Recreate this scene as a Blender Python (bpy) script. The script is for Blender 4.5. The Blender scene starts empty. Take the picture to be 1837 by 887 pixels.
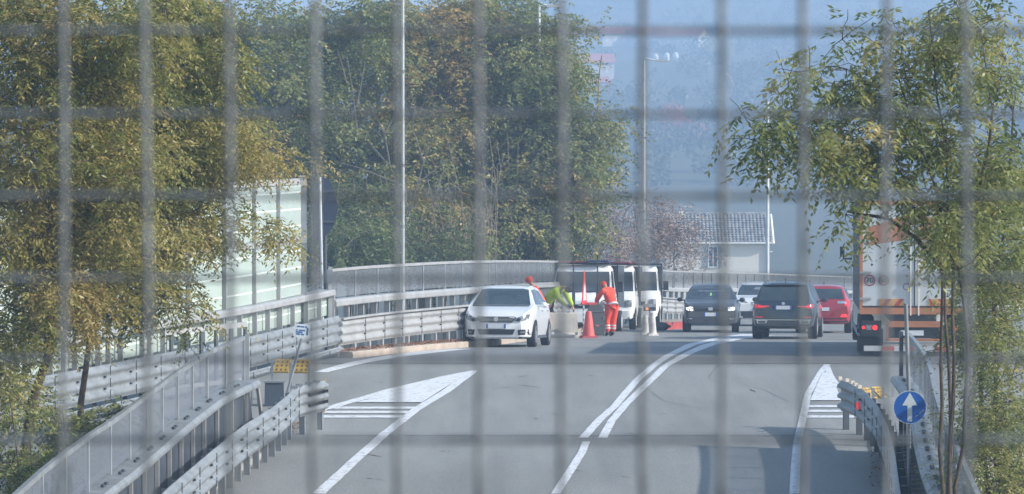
import bpy, bmesh, math, random
import numpy as np
from mathutils import Vector, Matrix
from mathutils.bvhtree import BVHTree
R = math.radians
random.seed(7)
rng = np.random.default_rng(11)
SC = bpy.context.scene
COL = SC.collection

# ------------------------------------------------------------------ camera
FPX = 5800.0; CX = 918.5; CY = 443.5; HY = 300.0; EYE = 5.0
PITCH = math.atan((CY - HY) / FPX)
cam_d = bpy.data.cameras.new('camera'); cam = bpy.data.objects.new('camera', cam_d); COL.objects.link(cam)
cam.location = (0, 0, EYE); cam.rotation_euler = (R(90) - PITCH, 0, 0)
cam_d.sensor_width = 36; cam_d.lens = 36 * FPX / 1837
cam_d.clip_start = 0.05; cam_d.clip_end = 12000
cam_d.dof.use_dof = True; cam_d.dof.focus_distance = 82; cam_d.dof.aperture_fstop = 13.0
SC.camera = cam
# ------------------------------------------------------------------ world, sun, exposure
SUN_EL = R(29); SUN_AZ = R(106)          # clockwise from +Y (the view direction): from the right, a little behind the camera
w = bpy.data.worlds.new('World'); SC.world = w; w.use_nodes = True
nt = w.node_tree; bgn = nt.nodes['Background']
sky = nt.nodes.new('ShaderNodeTexSky'); sky.sky_type = 'NISHITA'; sky.sun_disc = False
sky.sun_elevation = SUN_EL; sky.sun_rotation = SUN_AZ; sky.dust_density = 1.0; sky.air_density = 1.3
nt.links.new(sky.outputs[0], bgn.inputs[0]); bgn.inputs[1].default_value = 0.14
sd = bpy.data.lights.new('sun', 'SUN'); sd.energy = 4.6; sd.angle = R(0.6); sd.color = (1.0, 0.95, 0.86)
so = bpy.data.objects.new('sun', sd); COL.objects.link(so)
sv = Vector((math.sin(SUN_AZ) * math.cos(SUN_EL), math.cos(SUN_AZ) * math.cos(SUN_EL), math.sin(SUN_EL)))
so.rotation_euler = sv.to_track_quat('Z', 'Y').to_euler(); so.location = (60, 20, 60)
SC.view_settings.view_transform = 'Standard'; SC.view_settings.look = 'None'
SC.view_settings.exposure = 0.68; SC.view_settings.gamma = 1.0
SC.render.engine = 'CYCLES'
SC.cycles.use_denoising = True
SC.cycles.max_bounces = 7; SC.cycles.transparent_max_bounces = 24
SC.cycles.volume_bounces = 1; SC.cycles.diffuse_bounces = 3

# ------------------------------------------------------------------ projection helpers
_yk = np.array([0, 15, 30, 40, 48, 58, 68, 73.4, 80.5, 94.3, 107.4, 135, 161, 200, 260, 400.])
_hk = np.array([7.4, 6.9, 6.2, 5.4, 4.9, 4.5, 4.3, 4.33, 4.5, 5.03, 5.5, 6.4, 7.5, 9.0, 10.5, 12])
_yy = np.arange(0, 400, 0.5); _hh = np.interp(_yy, _yk, _hk)
_ker = np.hanning(15); _ker /= _ker.sum()
_hs = np.convolve(np.pad(_hh, 7, mode='edge'), _ker, mode='valid')
def G(y): return EYE - float(np.interp(y, _yy, _hs))
cp, sp = math.cos(PITCH), math.sin(PITCH)
def ray(px, py):
    u = (px - CX) / FPX; v = -(py - CY) / FPX
    f = cp + v * sp
    return u / f, (-sp + v * cp) / f
def at(px, py, h=0.0, y0=26.0, y1=112.0):
    """first point where the pixel's ray meets the road surface raised by h"""
    kx, kz = ray(px, py); y = y0
    while y < y1:
        if EYE + kz * y <= G(y) + h: break
        y += 0.1
    return Vector((kx * y, y, G(y) + h))
def pt(px, py, d):
    kx, kz = ray(px, py)
    return Vector((kx * d, d, EYE + kz * d))
def xa(px, d): return (px - CX) / FPX * d

# ------------------------------------------------------------------ materials
MATS = {}
def mat(name, col, rough=0.6, metal=0.0, var=0.12, scale=3.0, bump=0.0, bscale=20.0, col2=None, emit=None, coat=0.0, alpha=None, trans=0.0, spec=0.5, stretch=None, detail=6, contrast=(0.3, 0.7)):
    if name in MATS: return MATS[name]
    m = bpy.data.materials.new(name); m.use_nodes = True; n = m.node_tree; b = n.nodes['Principled BSDF']
    b.inputs['Roughness'].default_value = rough; b.inputs['Metallic'].default_value = metal
    b.inputs['Coat Weight'].default_value = coat; b.inputs['Specular IOR Level'].default_value = spec
    b.inputs['Transmission Weight'].default_value = trans
    tc = n.nodes.new('ShaderNodeTexCoord'); mp = n.nodes.new('ShaderNodeMapping')
    n.links.new(tc.outputs['Object'], mp.inputs[0])
    if stretch: mp.inputs['Scale'].default_value = stretch
    no = n.nodes.new('ShaderNodeTexNoise'); no.inputs['Scale'].default_value = scale; no.inputs['Detail'].default_value = detail
    n.links.new(mp.outputs[0], no.inputs['Vector'])
    cr = n.nodes.new('ShaderNodeValToRGB'); cr.color_ramp.elements[0].position = contrast[0]; cr.color_ramp.elements[1].position = contrast[1]
    c2 = col2 if col2 else tuple(min(1, c * (1 + var)) for c in col)
    c1 = col if col2 else tuple(c * (1 - var) for c in col)
    cr.color_ramp.elements[0].color = (*c1, 1); cr.color_ramp.elements[1].color = (*c2, 1)
    n.links.new(no.outputs['Fac'], cr.inputs[0]); n.links.new(cr.outputs[0], b.inputs['Base Color'])
    if bump:
        nb = n.nodes.new('ShaderNodeTexNoise'); nb.inputs['Scale'].default_value = bscale; nb.inputs['Detail'].default_value = 8
        n.links.new(mp.outputs[0], nb.inputs['Vector'])
        bp = n.nodes.new('ShaderNodeBump'); bp.inputs['Strength'].default_value = bump; bp.inputs['Distance'].default_value = 0.02
        n.links.new(nb.outputs['Fac'], bp.inputs['Height']); n.links.new(bp.outputs[0], b.inputs['Normal'])
    if emit:
        b.inputs['Emission Color'].default_value = (*emit[0], 1); b.inputs['Emission Strength'].default_value = emit[1]
    if alpha is not None: b.inputs['Alpha'].default_value = alpha
    MATS[name] = m
    return m
STEEL = mat('galvanised_steel', (0.33, 0.35, 0.38), 0.5, 0.25, 0.16, 2.5, 0.1, 30)
STEELD = mat('weathered_steel', (0.24, 0.26, 0.29), 0.6, 0.3, 0.2, 3)
STEELL = mat('bright_galvanised_steel', (0.36, 0.365, 0.375), 0.5, 0.15, 0.14, 3, 0.1, 25)
STEELN = mat('greyer_galvanised_steel', (0.235, 0.255, 0.275), 0.5, 0.2, 0.22, 4, 0.15, 25)
STEELDK = mat('dark_painted_steel', (0.07, 0.085, 0.11), 0.5, 0.2, 0.2, 3)
PAINTW = mat('white_road_paint', (0.34, 0.35, 0.37), 0.8, 0, 0.1, 9, 0, col2=(0.64, 0.66, 0.69), contrast=(0.30, 0.48), detail=12, spec=0.2)
CONC = mat('concrete', (0.33, 0.32, 0.30), 0.85, 0, 0.25, 1.6, 0.3, 12)
KERB = mat('sandy_kerb_stone', (0.42, 0.35, 0.29), 0.9, 0, 0.2, 3, 0.3, 12)
WHITEP = mat('white_car_paint', (0.70, 0.72, 0.75), 0.28, 0, 0.03, 1.5, coat=0.6)
WHITEV = mat('white_van_paint', (0.80, 0.81, 0.82), 0.4, 0, 0.08, 3, coat=0.2)
GREYP = mat('grey_car_paint', (0.085, 0.095, 0.11), 0.3, 0.4, 0.1, 2, coat=0.6)
NAVYP = mat('dark_blue_grey_car_paint', (0.030, 0.042, 0.062), 0.25, 0.3, 0.1, 2, coat=0.8)
REDP = mat('red_car_paint', (0.38, 0.025, 0.045), 0.3, 0.2, 0.1, 2, coat=0.8)
GLASS = mat('dark_glass', (0.035, 0.05, 0.06), 0.08, 0, 0.3, 2.5, spec=0.9)
GLASSV = mat('van_windscreen_glass', (0.05, 0.06, 0.068), 0.15, 0, 0.4, 1.8, spec=0.8)
BLACK = mat('black_plastic', (0.018, 0.02, 0.024), 0.5, 0, 0.2, 5)
DGREY = mat('dark_grey_plastic', (0.05, 0.055, 0.065), 0.6, 0, 0.2, 5)
TYRE = mat('tyre_rubber', (0.02, 0.02, 0.022), 0.85, 0, 0.2, 8)
RIM = mat('alloy_rim', (0.45, 0.46, 0.48), 0.35, 0.7, 0.05, 5)
CHROME = mat('silver_trim', (0.62, 0.63, 0.65), 0.25, 0.8, 0.05, 5)
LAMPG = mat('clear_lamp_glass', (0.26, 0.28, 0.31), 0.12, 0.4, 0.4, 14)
LITLAMP = mat('lit_headlamp', (0.9, 0.85, 0.75), 0.2, 0, emit=((1, 0.86, 0.66), 14))
LITLAMP2 = mat('lit_daytime_lamp', (0.8, 0.85, 0.9), 0.2, 0, emit=((0.9, 0.95, 1), 1.3))
REDL = mat('red_lamp_lens', (0.42, 0.01, 0.02), 0.2, 0, emit=((1, 0.05, 0.06), 0.25))
REDLIT = mat('lit_red_lamp', (0.8, 0.02, 0.02), 0.2, 0, emit=((1, 0.04, 0.05), 0.8))
PLATE = mat('plate_white', (0.66, 0.68, 0.72), 0.5, 0, 0.05, 10)
BLUE = mat('blue_plate_band', (0.03, 0.08, 0.38), 0.5, 0, 0.05, 10)
SIGNBLUE = mat('sign_blue', (0.006, 0.10, 0.42), 0.5, 0, 0.08, 5)
SIGNWHITE = mat('sign_white', (0.55, 0.6, 0.64), 0.5, 0, 0.08, 8)
ORANGE = mat('hi_vis_orange', (0.62, 0.05, 0.025), 0.8, 0, 0.2, 7, 1.0, 9, col2=(0.95, 0.09, 0.035))
YELLOW = mat('hi_vis_yellow', (0.42, 0.56, 0.03), 0.8, 0, 0.15, 6, 0.4, 9)
REFL = mat('reflective_tape', (0.55, 0.57, 0.58), 0.4, 0.2, 0.05, 5)
NAVYC = mat('navy_work_trousers', (0.02, 0.025, 0.045), 0.9, 0, 0.2, 5)
SKIN = mat('skin', (0.45, 0.25, 0.17), 0.6, 0, 0.08, 12)
HAIR = mat('dark_hair', (0.02, 0.015, 0.012), 0.8, 0, 0.2, 30)
CONER = mat('faded_red_plastic', (0.62, 0.10, 0.09), 0.6, 0, 0.12, 5)
JERSEY = mat('dirty_white_plastic', (0.48, 0.46, 0.41), 0.7, 0, 0.2, 3, 0.2, 9)
YSTEEL = mat('yellow_painted_steel', (0.46, 0.29, 0.06), 0.6, 0, 0.25, 6)
TRORANGE = mat('orange_truck_paint', (0.42, 0.17, 0.085), 0.5, 0, 0.15, 3)
TRWHITE = mat('white_truck_panel', (0.52, 0.55, 0.58), 0.5, 0, 0.08, 1.5)
BARK = mat('bark', (0.085, 0.065, 0.05), 0.95, 0, 0.4, 9, 0.5, 25)
BARKL = mat('pale_bark', (0.27, 0.22, 0.17), 0.95, 0, 0.35, 9, 0.5, 25)
RENDERW = mat('house_render', (0.78, 0.74, 0.68), 0.9, 0, 0.06, 0.7)
TRIMW = mat('white_house_trim', (0.8, 0.8, 0.78), 0.7, 0, 0.05, 2)
HGLASS = mat('house_window_glass', (0.06, 0.08, 0.1), 0.1, 0, 0.3, 2)
SHUT = mat('grey_shutter', (0.30, 0.35, 0.40), 0.7, 0, 0.1, 5)
POLEM = mat('pale_pole_metal', (0.62, 0.65, 0.68), 0.5, 0.1, 0.08, 3)
MESHW = mat('foreground_galvanised_wire', (0.065, 0.077, 0.095), 0.5, 0.3, 0.3, 45, col2=(0.21, 0.235, 0.27))

def asphalt(name, c, patchy=0.25):
    m = bpy.data.materials.new(name); m.use_nodes = True; n = m.node_tree; b = n.nodes['Principled BSDF']
    b.inputs['Roughness'].default_value = 0.9; b.inputs['Specular IOR Level'].default_value = 0.25
    tc = n.nodes.new('ShaderNodeTexCoord')
    def noise(sc, st, det=5):
        mp = n.nodes.new('ShaderNodeMapping'); mp.inputs['Scale'].default_value = st
        n.links.new(tc.outputs['Object'], mp.inputs[0])
        t = n.nodes.new('ShaderNodeTexNoise'); t.inputs['Scale'].default_value = sc; t.inputs['Detail'].default_value = det
        n.links.new(mp.outputs[0], t.inputs['Vector']); return t.outputs['Fac']
    a = noise(45, (1, 1, 1), 2); d = noise(0.5, (1, 0.35, 1), 6); e = noise(1.6, (1.6, 0.10, 1), 5)
    def mix(f, r0, r1, x):
        mr = n.nodes.new('ShaderNodeMapRange'); mr.inputs['From Min'].default_value = 0.3; mr.inputs['From Max'].default_value = 0.7
        mr.inputs['To Min'].default_value = r0; mr.inputs['To Max'].default_value = r1; n.links.new(f, mr.inputs[0])
        mu = n.nodes.new('ShaderNodeVectorMath'); mu.operation = 'SCALE'
        if x is None: mu.inputs[0].default_value = c
        else: n.links.new(x, mu.inputs[0])
        n.links.new(mr.outputs[0], mu.inputs['Scale']); return mu.outputs[0]
    x = mix(a, 0.75, 1.25, None); x = mix(d, 1 - patchy, 1 + patchy, x); x = mix(e, 1 - patchy * .6, 1 + patchy * .5, x)
    n.links.new(x, b.inputs['Base Color'])
    bp = n.nodes.new('ShaderNodeBump'); bp.inputs['Strength'].default_value = 0.4; bp.inputs['Distance'].default_value = 0.01
    n.links.new(a, bp.inputs['Height']); n.links.new(bp.outputs[0], b.inputs['Normal'])
    return m
ASPH = asphalt('aged_asphalt', (0.235, 0.24, 0.235), 0.14)
ASPHD = asphalt('darker_asphalt', (0.205, 0.21, 0.212), 0.12)
ASPHJ = asphalt('tar_joint', (0.045, 0.047, 0.05), 0.3)

def mesh_screen(name, col, cell, cover):
    """expanded metal: real holes through a sheet, cut by a diamond pattern"""
    m = bpy.data.materials.new(name); m.use_nodes = True; n = m.node_tree
    b = n.nodes['Principled BSDF']; out = n.nodes['Material Output']
    b.inputs['Base Color'].default_value = (*col, 1); b.inputs['Roughness'].default_value = 0.6; b.inputs['Metallic'].default_value = 0.2
    g = n.nodes.new('ShaderNodeNewGeometry'); sx = n.nodes.new('ShaderNodeSeparateXYZ')
    tc = n.nodes.new('ShaderNodeTexCoord'); n.links.new(tc.outputs['UV'], sx.inputs[0])
    def tri(op):
        a = n.nodes.new('ShaderNodeMath'); a.operation = op; n.links.new(sx.outputs[0], a.inputs[0]); n.links.new(sx.outputs[1], a.inputs[1])
        d = n.nodes.new('ShaderNodeMath'); d.operation = 'DIVIDE'; n.links.new(a.outputs[0], d.inputs[0]); d.inputs[1].default_value = cell
        p = n.nodes.new('ShaderNodeMath'); p.operation = 'PINGPONG'; n.links.new(d.outputs[0], p.inputs[0]); p.inputs[1].default_value = 0.5
        l = n.nodes.new('ShaderNodeMath'); l.operation = 'LESS_THAN'; n.links.new(p.outputs[0], l.inputs[0]); l.inputs[1].default_value = cover * 0.5
        return l
    mx = n.nodes.new('ShaderNodeMath'); mx.operation = 'MAXIMUM'
    n.links.new(tri('ADD').outputs[0], mx.inputs[0]); n.links.new(tri('SUBTRACT').outputs[0], mx.inputs[1])
    n.links.new(mx.outputs[0], b.inputs['Alpha'])
    return m
SCREEN = mesh_screen('expanded_metal_screen', (0.17, 0.19, 0.23), 0.05, 0.52)
SCREENF = mesh_screen('fine_expanded_metal_screen', (0.22, 0.24, 0.275), 0.06, 0.36)

# ------------------------------------------------------------------ mesh builder
ORG = {}
def link(o): COL.objects.link(o); return o
def empty(name, loc=(0, 0, 0), rz=0.0):
    o = bpy.data.objects.new(name, None); link(o); o.location = loc; o.rotation_euler = (0, 0, rz); o.empty_display_size = 0.2
    ORG[o.name] = Vector(loc); return o
def tag(o, label=None, cat=None, group=None, kind=None):
    if label: o['label'] = label
    if cat: o['category'] = cat
    if group: o['group'] = group
    if kind: o['kind'] = kind
    return o
def frame_of(t):
    t = Vector((t.x, t.y, 0)); t.normalize()
    return Vector((t.y, -t.x, 0))          # right-hand side of travel
class MB:
    def __init__(s): s.v = []; s.f = []; s.m = []; s.uv = None; s.cur = 0
    def face(s, idx): s.f.append(tuple(idx)); s.m.append(s.cur)
    def quad(s, *p):
        b = len(s.v); s.v += [Vector(q) for q in p]; s.face(range(b, b + len(p))); return s
    def box(s, c, size, rz=0.0, M=None, taper=1.0):
        c = Vector(c); hx, hy, hz = size[0] / 2, size[1] / 2, size[2] / 2; b = len(s.v)
        rot = M if M else Matrix.Rotation(rz, 3, 'Z')
        for z in (-1, 1):
            k = taper if z > 0 else 1
            for x, y in ((-1, -1), (1, -1), (1, 1), (-1, 1)):
                s.v.append(c + rot @ Vector((x * hx * k, y * hy * k, z * hz)))
        for q in ((3, 2, 1, 0), (4, 5, 6, 7), (0, 1, 5, 4), (1, 2, 6, 5), (2, 3, 7, 6), (3, 0, 4, 7)): s.face([b + i for i in q])
        return s
    def tube(s, path, r, n=8, cap=True):
        path = [Vector(p) for p in path]; L = len(path)
        if not hasattr(r, '__len__'): r = [r] * L
        rings = []; up = None
        for i, p in enumerate(path):
            t = (path[min(i + 1, L - 1)] - path[max(i - 1, 0)])
            if t.length < 1e-9: t = Vector((0, 0, 1))
            t.normalize()
            if up is None: up = Vector((0, 0, 1)) if abs(t.z) < 0.9 else Vector((1, 0, 0))
            a = t.cross(up)
            if a.length < 1e-6: a = t.cross(Vector((0, 1, 0)))
            a.normalize(); b2 = a.cross(t); up = b2
            b = len(s.v)
            for k in range(n):
                an = 2 * math.pi * k / n
                s.v.append(p + (a * math.cos(an) + b2 * math.sin(an)) * r[i])
            rings.append(b)
        for i in range(L - 1):
            for k in range(n):
                s.face((rings[i] + k, rings[i] + (k + 1) % n, rings[i + 1] + (k + 1) % n, rings[i + 1] + k))
        if cap:
            s.face([rings[0] + k for k in range(n)][::-1]); s.face([rings[-1] + k for k in range(n)])
        return s
    def sweep(s, path, prof, side=1, cap=True):
        """closed profile (offset towards the side, height) swept along a path"""
        L = len(path); n = len(prof); rings = []
        for i, p in enumerate(path):
            nrm = frame_of(path[min(i + 1, L - 1)] - path[max(i - 1, 0)]) * side
            b = len(s.v); rings.append(b)
            for o, z in prof: s.v.append(p + nrm * o + Vector((0, 0, z)))
        for i in range(L - 1):
            for k in range(n):
                s.face((rings[i] + k, rings[i] + (k + 1) % n, rings[i + 1] + (k + 1) % n, rings[i + 1] + k))
        if cap:
            s.face([rings[0] + k for k in range(n)][::-1]); s.face([rings[-1] + k for k in range(n)])
        return s
    def lathe(s, c, axis, prof, n=24):
        """prof: (distance along axis, radius)"""
        c = Vector(c); ax = Vector(axis).normalized(); a = ax.orthogonal().normalized(); b2 = ax.cross(a); rings = []
        for h, r in prof:
            rings.append(len(s.v))
            for k in range(n):
                an = 2 * math.pi * k / n; s.v.append(c + ax * h + (a * math.cos(an) + b2 * math.sin(an)) * max(r, 1e-4))
        for i in range(len(prof) - 1):
            for k in range(n): s.face((rings[i] + k, rings[i] + (k + 1) % n, rings[i + 1] + (k + 1) % n, rings[i + 1] + k))
        s.face([rings[0] + k for k in range(n)][::-1]); s.face([rings[-1] + k for k in range(n)])
        return s
    def build(s, name, m, parent=None, smooth=False, angle=35, uvs=None):
        me = bpy.data.meshes.new(name)
        org = ORG.get(parent.name, Vector((0, 0, 0))) if parent else Vector((0, 0, 0))
        me.from_pydata([tuple(v - org) for v in s.v], [], s.f)
        for mm in (m if isinstance(m, (list, tuple)) else [m]): me.materials.append(mm)
        if any(s.m): me.polygons.foreach_set('material_index', s.m)
        if uvs is not None:
            ul = me.uv_layers.new(name='UVMap'); ul.data.foreach_set('uv', uvs)
        if smooth:
            me.polygons.foreach_set('use_smooth', [True] * len(me.polygons)); me.set_sharp_from_angle(angle=R(angle))
        me.update()
        o = bpy.data.objects.new(name, me); link(o)
        if parent: o.parent = parent; ORG[o.name] = org
        return o
def add_mesh(name, me, m, parent):
    if m: me.materials.append(m)
    o = bpy.data.objects.new(name, me); link(o)
    if parent: o.parent = parent; ORG[o.name] = ORG.get(parent.name, Vector((0, 0, 0)))
    return o
def copy_tree(o, parent=None):
    c = o.copy(); COL.objects.link(c)
    if parent: c.parent = parent
    for ch in [x for x in o.children]: copy_tree(ch, c)
    return c
def resample(path, step):
    path = [Vector(p) for p in path]; out = [path[0].copy()]; acc = 0
    d = [0]
    for a, b in zip(path, path[1:]): d.append(d[-1] + (b - a).length)
    n = max(1, int(round(d[-1] / step)))
    res = []
    for i in range(n + 1):
        t = d[-1] * i / n; k = 0
        while k < len(d) - 2 and d[k + 1] < t: k += 1
        f = (t - d[k]) / max(1e-9, d[k + 1] - d[k]); res.append(path[k].lerp(path[k + 1], f))
    return res
def smoothpath(path, step=0.5, it=2):
    p = resample(path, step)
    for _ in range(it):
        q = [p[0]] + [(p[i - 1] + p[i] * 2 + p[i + 1]) / 4 for i in range(1, len(p) - 1)] + [p[-1]]
        p = q
    return p

# ------------------------------------------------------------------ the ground
def barrier_path(pts):
    """(px, scale px per m, y of top rail) -> points on the base line, the top being 2.1 m above"""
    out = []
    for px, s, yt in pts:
        d = FPX / s; p = pt(px, yt, d); p.z -= 2.1; out.append(p)
    return out
FAR = barrier_path([(592, 79, 486), (640, 77.5, 481), (700, 75, 477), (790, 72, 472), (840, 70, 470), (900, 64.5, 469), (960, 58, 469), (1010, 53.5, 470), (1100, 48, 475), (1200, 45, 487), (1350, 40.5, 491), (1540, 36, 498), (1760, 33, 503), (1950, 31.5, 505)])
FARP = smoothpath(FAR, 0.5, 4)
fx = np.array([p.x for p in FARP]); fy = np.array([p.y for p in FARP])
# road sheet: rows of constant Y; the left edge follows the barriers
def left_edge(y):
    if y < fy[0]:                                    # out under the left ramp and its noise barrier
        return float(np.interp(y, [20, 45, 58, 66, 70.7, fy[0]], [-9.5, -9.6, -8.8, -6.9, -5.2, fx[0]])) - 0.35
    return float(np.interp(y, fy, fx)) - 0.25
def right_edge(y): return float(np.interp(y, [20, 40, 48, 52, 56, 70, 110, 160, 180], [5.9, 6.2, 6.5, 7.0, 9.5, 14, 18.5, 25, 27]))
mb = MB(); rows = np.arange(22, 178.1, 0.5); NX = 14
for y in rows:
    a, b = left_edge(y), right_edge(y)
    for i in range(NX + 1):
        x = a + (b - a) * i / NX; mb.v.append(Vector((x, y, G(y))))
for j in range(len(rows) - 1):
    for i in range(NX):
        k = j * (NX + 1) + i; mb.face((k, k + 1, k + NX + 2, k + NX + 1))
road = tag(mb.build('road', ASPH, smooth=True), kind='structure')
# the road's edge skirt (bridge deck side)
mb = MB()
for j in range(len(rows) - 1):
    for e in (left_edge, right_edge):
        y0_, y1_ = rows[j], rows[j + 1]
        mb.quad((e(y0_), y0_, G(y0_) - .004), (e(y1_), y1_, G(y1_) - .004), (e(y1_), y1_, G(y1_) - 1.2), (e(y0_), y0_, G(y0_) - 1.2))
tag(mb.build('road_edge', CONC), kind='structure')

def ground_strip(pts, name, m, dz, sub=0.6):
    """pts: (px, py, width px) along the centre, widths measured horizontally"""
    mb = MB(); L = []; Rr = []
    for (x0, y0_, w0), (x1, y1_, w1) in zip(pts, pts[1:]):
        n = max(2, int(abs(y1_ - y0_) / 5) + 2)
        for i in range(n):
            t = i / n; x = x0 + (x1 - x0) * t; y = y0_ + (y1_ - y0_) * t; ww = w0 + (w1 - w0) * t
            L.append(at(x - ww / 2, y)); Rr.append(at(x + ww / 2, y))
    x, y, ww = pts[-1]; L.append(at(x - ww / 2, y)); Rr.append(at(x + ww / 2, y))
    for p in L + Rr: p.z = G(p.y) + dz
    n = len(L); mb.v = L + Rr
    for i in range(n - 1): mb.face((i, n + i, n + i + 1, i + 1))
    return mb
def ground_poly(poly, dz, cell=0.7):
    """flat-on-the-road polygon (convex, in pixels), cut into rows so that it follows the road's profile"""
    P = [at(*p) for p in poly]
    bm = bmesh.new(); f = bm.faces.new([bm.verts.new(p) for p in P])
    y0_ = min(p.y for p in P); y1_ = max(p.y for p in P); y = math.floor(y0_) + 0.5
    y = math.ceil(y0_ / 0.5) * 0.5
    while y < y1_:
        bmesh.ops.bisect_plane(bm, geom=bm.verts[:] + bm.edges[:] + bm.faces[:], plane_co=(0, y, 0), plane_no=(0, 1, 0)); y += 0.5
    for v in bm.verts: v.co.z = G(v.co.y) + dz
    bmesh.ops.recalc_face_normals(bm, faces=bm.faces)
    mb = MB(); bm.verts.index_update(); mb.v = [v.co.copy() for v in bm.verts]
    for f in bm.faces: mb.face([v.index for v in f.verts])
    bm.free(); return mb
def merge(mbs):
    o = MB()
    for m_ in mbs:
        b = len(o.v); o.v += m_.v
        for f in m_.f: o.face([i + b for i in f])
    return o
# darker strip across the road by the expansion joint
def yband(y0_, y1_, dz, xl=None, xr=None):
    mb = MB(); ys = np.unique(np.append(np.arange(math.ceil(y0_ * 2) / 2, y1_, 0.5), [y0_, y1_]))
    for y in ys:
        a = left_edge(y) + .05 if xl is None else xl; b = right_edge(y) - .05 if xr is None else xr
        mb.v += [Vector((a, y, G(y) + dz)), Vector((b, y, G(y) + dz))]
    for j in range(len(ys) - 1): mb.face((2 * j, 2 * j + 1, 2 * j + 3, 2 * j + 2))
    return mb
yj1 = at(918, 653).y; yj2 = at(918, 623).y
tag(merge([yband(yj1, yj2, .004)]).build('road_patch', ASPHD), kind='structure')
tag(merge([yband(yj1 - .06, yj1 - .01, .008), yband(yj2 + .02, yj2 + .08, .008), yband(yj2 + 7, yj2 + 7.15, .008), yband(yj2 + 12, yj2 + 12.12, .008), yband(at(918, 783).y, at(918, 783).y + .035, .008, -3.2, 5.5)]).build('road_joint', ASPHJ), kind='structure')
# painted markings
marks = [
    ground_strip([(572, 887, 24), (632, 832, 21), (690, 780, 19), (745, 737, 18), (800, 703, 18), (838, 675, 17), (852, 666, 12)], '', None, .009),
    ground_strip([(575, 738, 22), (700, 702, 26), (800, 678, 26), (848, 667, 12)], '', None, .013),
    ground_poly([(690, 708), (842, 670), (757, 724), (640, 724)], .017),
    ground_poly([(590, 731), (752, 731), (745, 735), (575, 735)], .009),
    ground_poly([(572, 739), (738, 739), (733, 742.5), (572, 742.5)], .009),
    ground_poly([(572, 747), (728, 747), (722, 751), (572, 751)], .009),
    ground_strip([(575, 669, 26), (640, 652, 34), (700, 641, 40), (770, 632, 50), (832, 626.5, 30)], '', None, .009),
    ground_strip([(1046, 787, 17), (1075, 755, 16), (1103, 730, 15), (1125, 703, 15), (1146, 680, 14), (1170, 659, 14), (1195, 641, 15), (1240, 619, 20), (1300, 606, 28), (1350, 600, 40)], '', None, .009),
    ground_strip([(1081, 787, 17), (1097, 757, 15), (1122, 727, 15), (1150, 700, 14), (1172, 679, 14), (1193, 658, 14), (1236, 634, 18), (1270, 620, 24), (1320, 608, 34), (1370, 602.5, 44)], '', None, .009),
    ground_strip([(1052, 794, 14), (1043, 815, 15), (1024, 845, 16), (997, 887, 17)], '', None, .009),
    ground_strip([(1425, 887, 18), (1427, 840, 17), (1430, 796, 14), (1440, 752, 14), (1450, 707, 13), (1474, 667, 12), (1484, 655, 12)], '', None, .009),
    ground_strip([(1482, 657, 12), (1490, 676, 12), (1503, 695, 12)], '', None, .013),
    ground_poly([(1476, 670), (1487, 671), (1500, 696), (1510, 720), (1453, 720)], .017),
    ground_poly([(1452, 728), (1520, 728), (1524, 732), (1451, 732)], .009),
    ground_poly([(1450, 737), (1530, 737), (1535, 741), (1449, 741)], .009),
    ground_poly([(1448, 747), (1545, 747), (1550, 751), (1447, 751)], .009),
]
tag(merge(marks).build('road_marking', PAINTW), kind='structure')
# tyre scuffs and tar-sealed cracks
cr = MB()
for k in range(34):
    px = random.uniform(600, 1500); py = random.uniform(665, 880); ln = random.uniform(8, 45); dy = random.uniform(-2, 2)
    cr2 = ground_strip([(px, py, 1.5), (px + ln * .5, py + dy, random.uniform(2, 5)), (px + ln, py + dy * 2 + 1, 1.5)], '', None, .006)
    b = len(cr.v); cr.v += cr2.v
    for f in cr2.f: cr.face([i + b for i in f])
for (a, b_, c_) in (((1150, 690), (1190, 720), (1260, 735)), ((1290, 655), (1270, 680), (1300, 690)), ((1330, 690), (1370, 700), (1415, 722))):
    pts = [a, b_, c_]
    for (x0, y0_), (x1, y1_) in zip(pts, pts[1:]):
        A = at(x0, y0_); B = at(x1, y1_); nn = 8; sd_ = Vector((0.0035, 0.003, 0)); 
        for i in range(nn):
            p = A.lerp(B, i / nn); q = A.lerp(B, (i + 1) / nn); p.z = G(p.y) + .006; q.z = G(q.y) + .006
            cr.quad(p - sd_, p + sd_, q + sd_, q - sd_)
tag(cr.build('road_crack', ASPHJ), kind='structure')

# terrain: one sheet to the hills
def terr(x, y):
    base = G(min(y, 250)) - 0.6
    if y < 178:
        e0, e1 = left_edge(max(22, min(y, 177))), right_edge(max(22, min(y, 177)))
        out = max(e0 - x, x - e1, 0)
        z = base - 3.2 * min(1, out / 9.0) ** 1.3
        if y < 22: z = base - 3
        t = max(0, (y - 140) / 38); z -= 1.5 * t
    else: z = -7.5
    if y > 150: z = min(z, -5.0 - 3 * min(1, (y - 150) / 80))
    n = math.sin(x * .021 + y * .013) + math.sin(x * .043 - y * .031 + 2)
    if y > 430:
        t = min(1, (y - 430) / 1520)
        ridge = 112 + 14 * math.tanh((x - 15) / 80) + 4 * math.sin(x * .012)
        z += (ridge + 8) * (t ** 1.2) + n * 2.5 * t
    return z + 0.12 * n
xs_ = np.unique(np.round(np.concatenate([np.arange(-40, 40.1, 2.0), np.arange(-900, -40, 28), np.arange(44, 900, 28)]), 2))
ys_ = np.concatenate([np.arange(-30, 200, 2.5), np.arange(200, 2100, 25), [2200, 2350]])
mb = MB()
for y in ys_:
    for x in xs_:
        z = terr(x, y)
        if y > 2000: z -= (y - 2000) * 0.12
        mb.v.append(Vector((x, y, z)))
nx_ = len(xs_)
for j in range(len(ys_) - 1):
    for i in range(nx_ - 1):
        k = j * nx_ + i; mb.face((k, k + 1, k + nx_ + 1, k + nx_))
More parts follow.
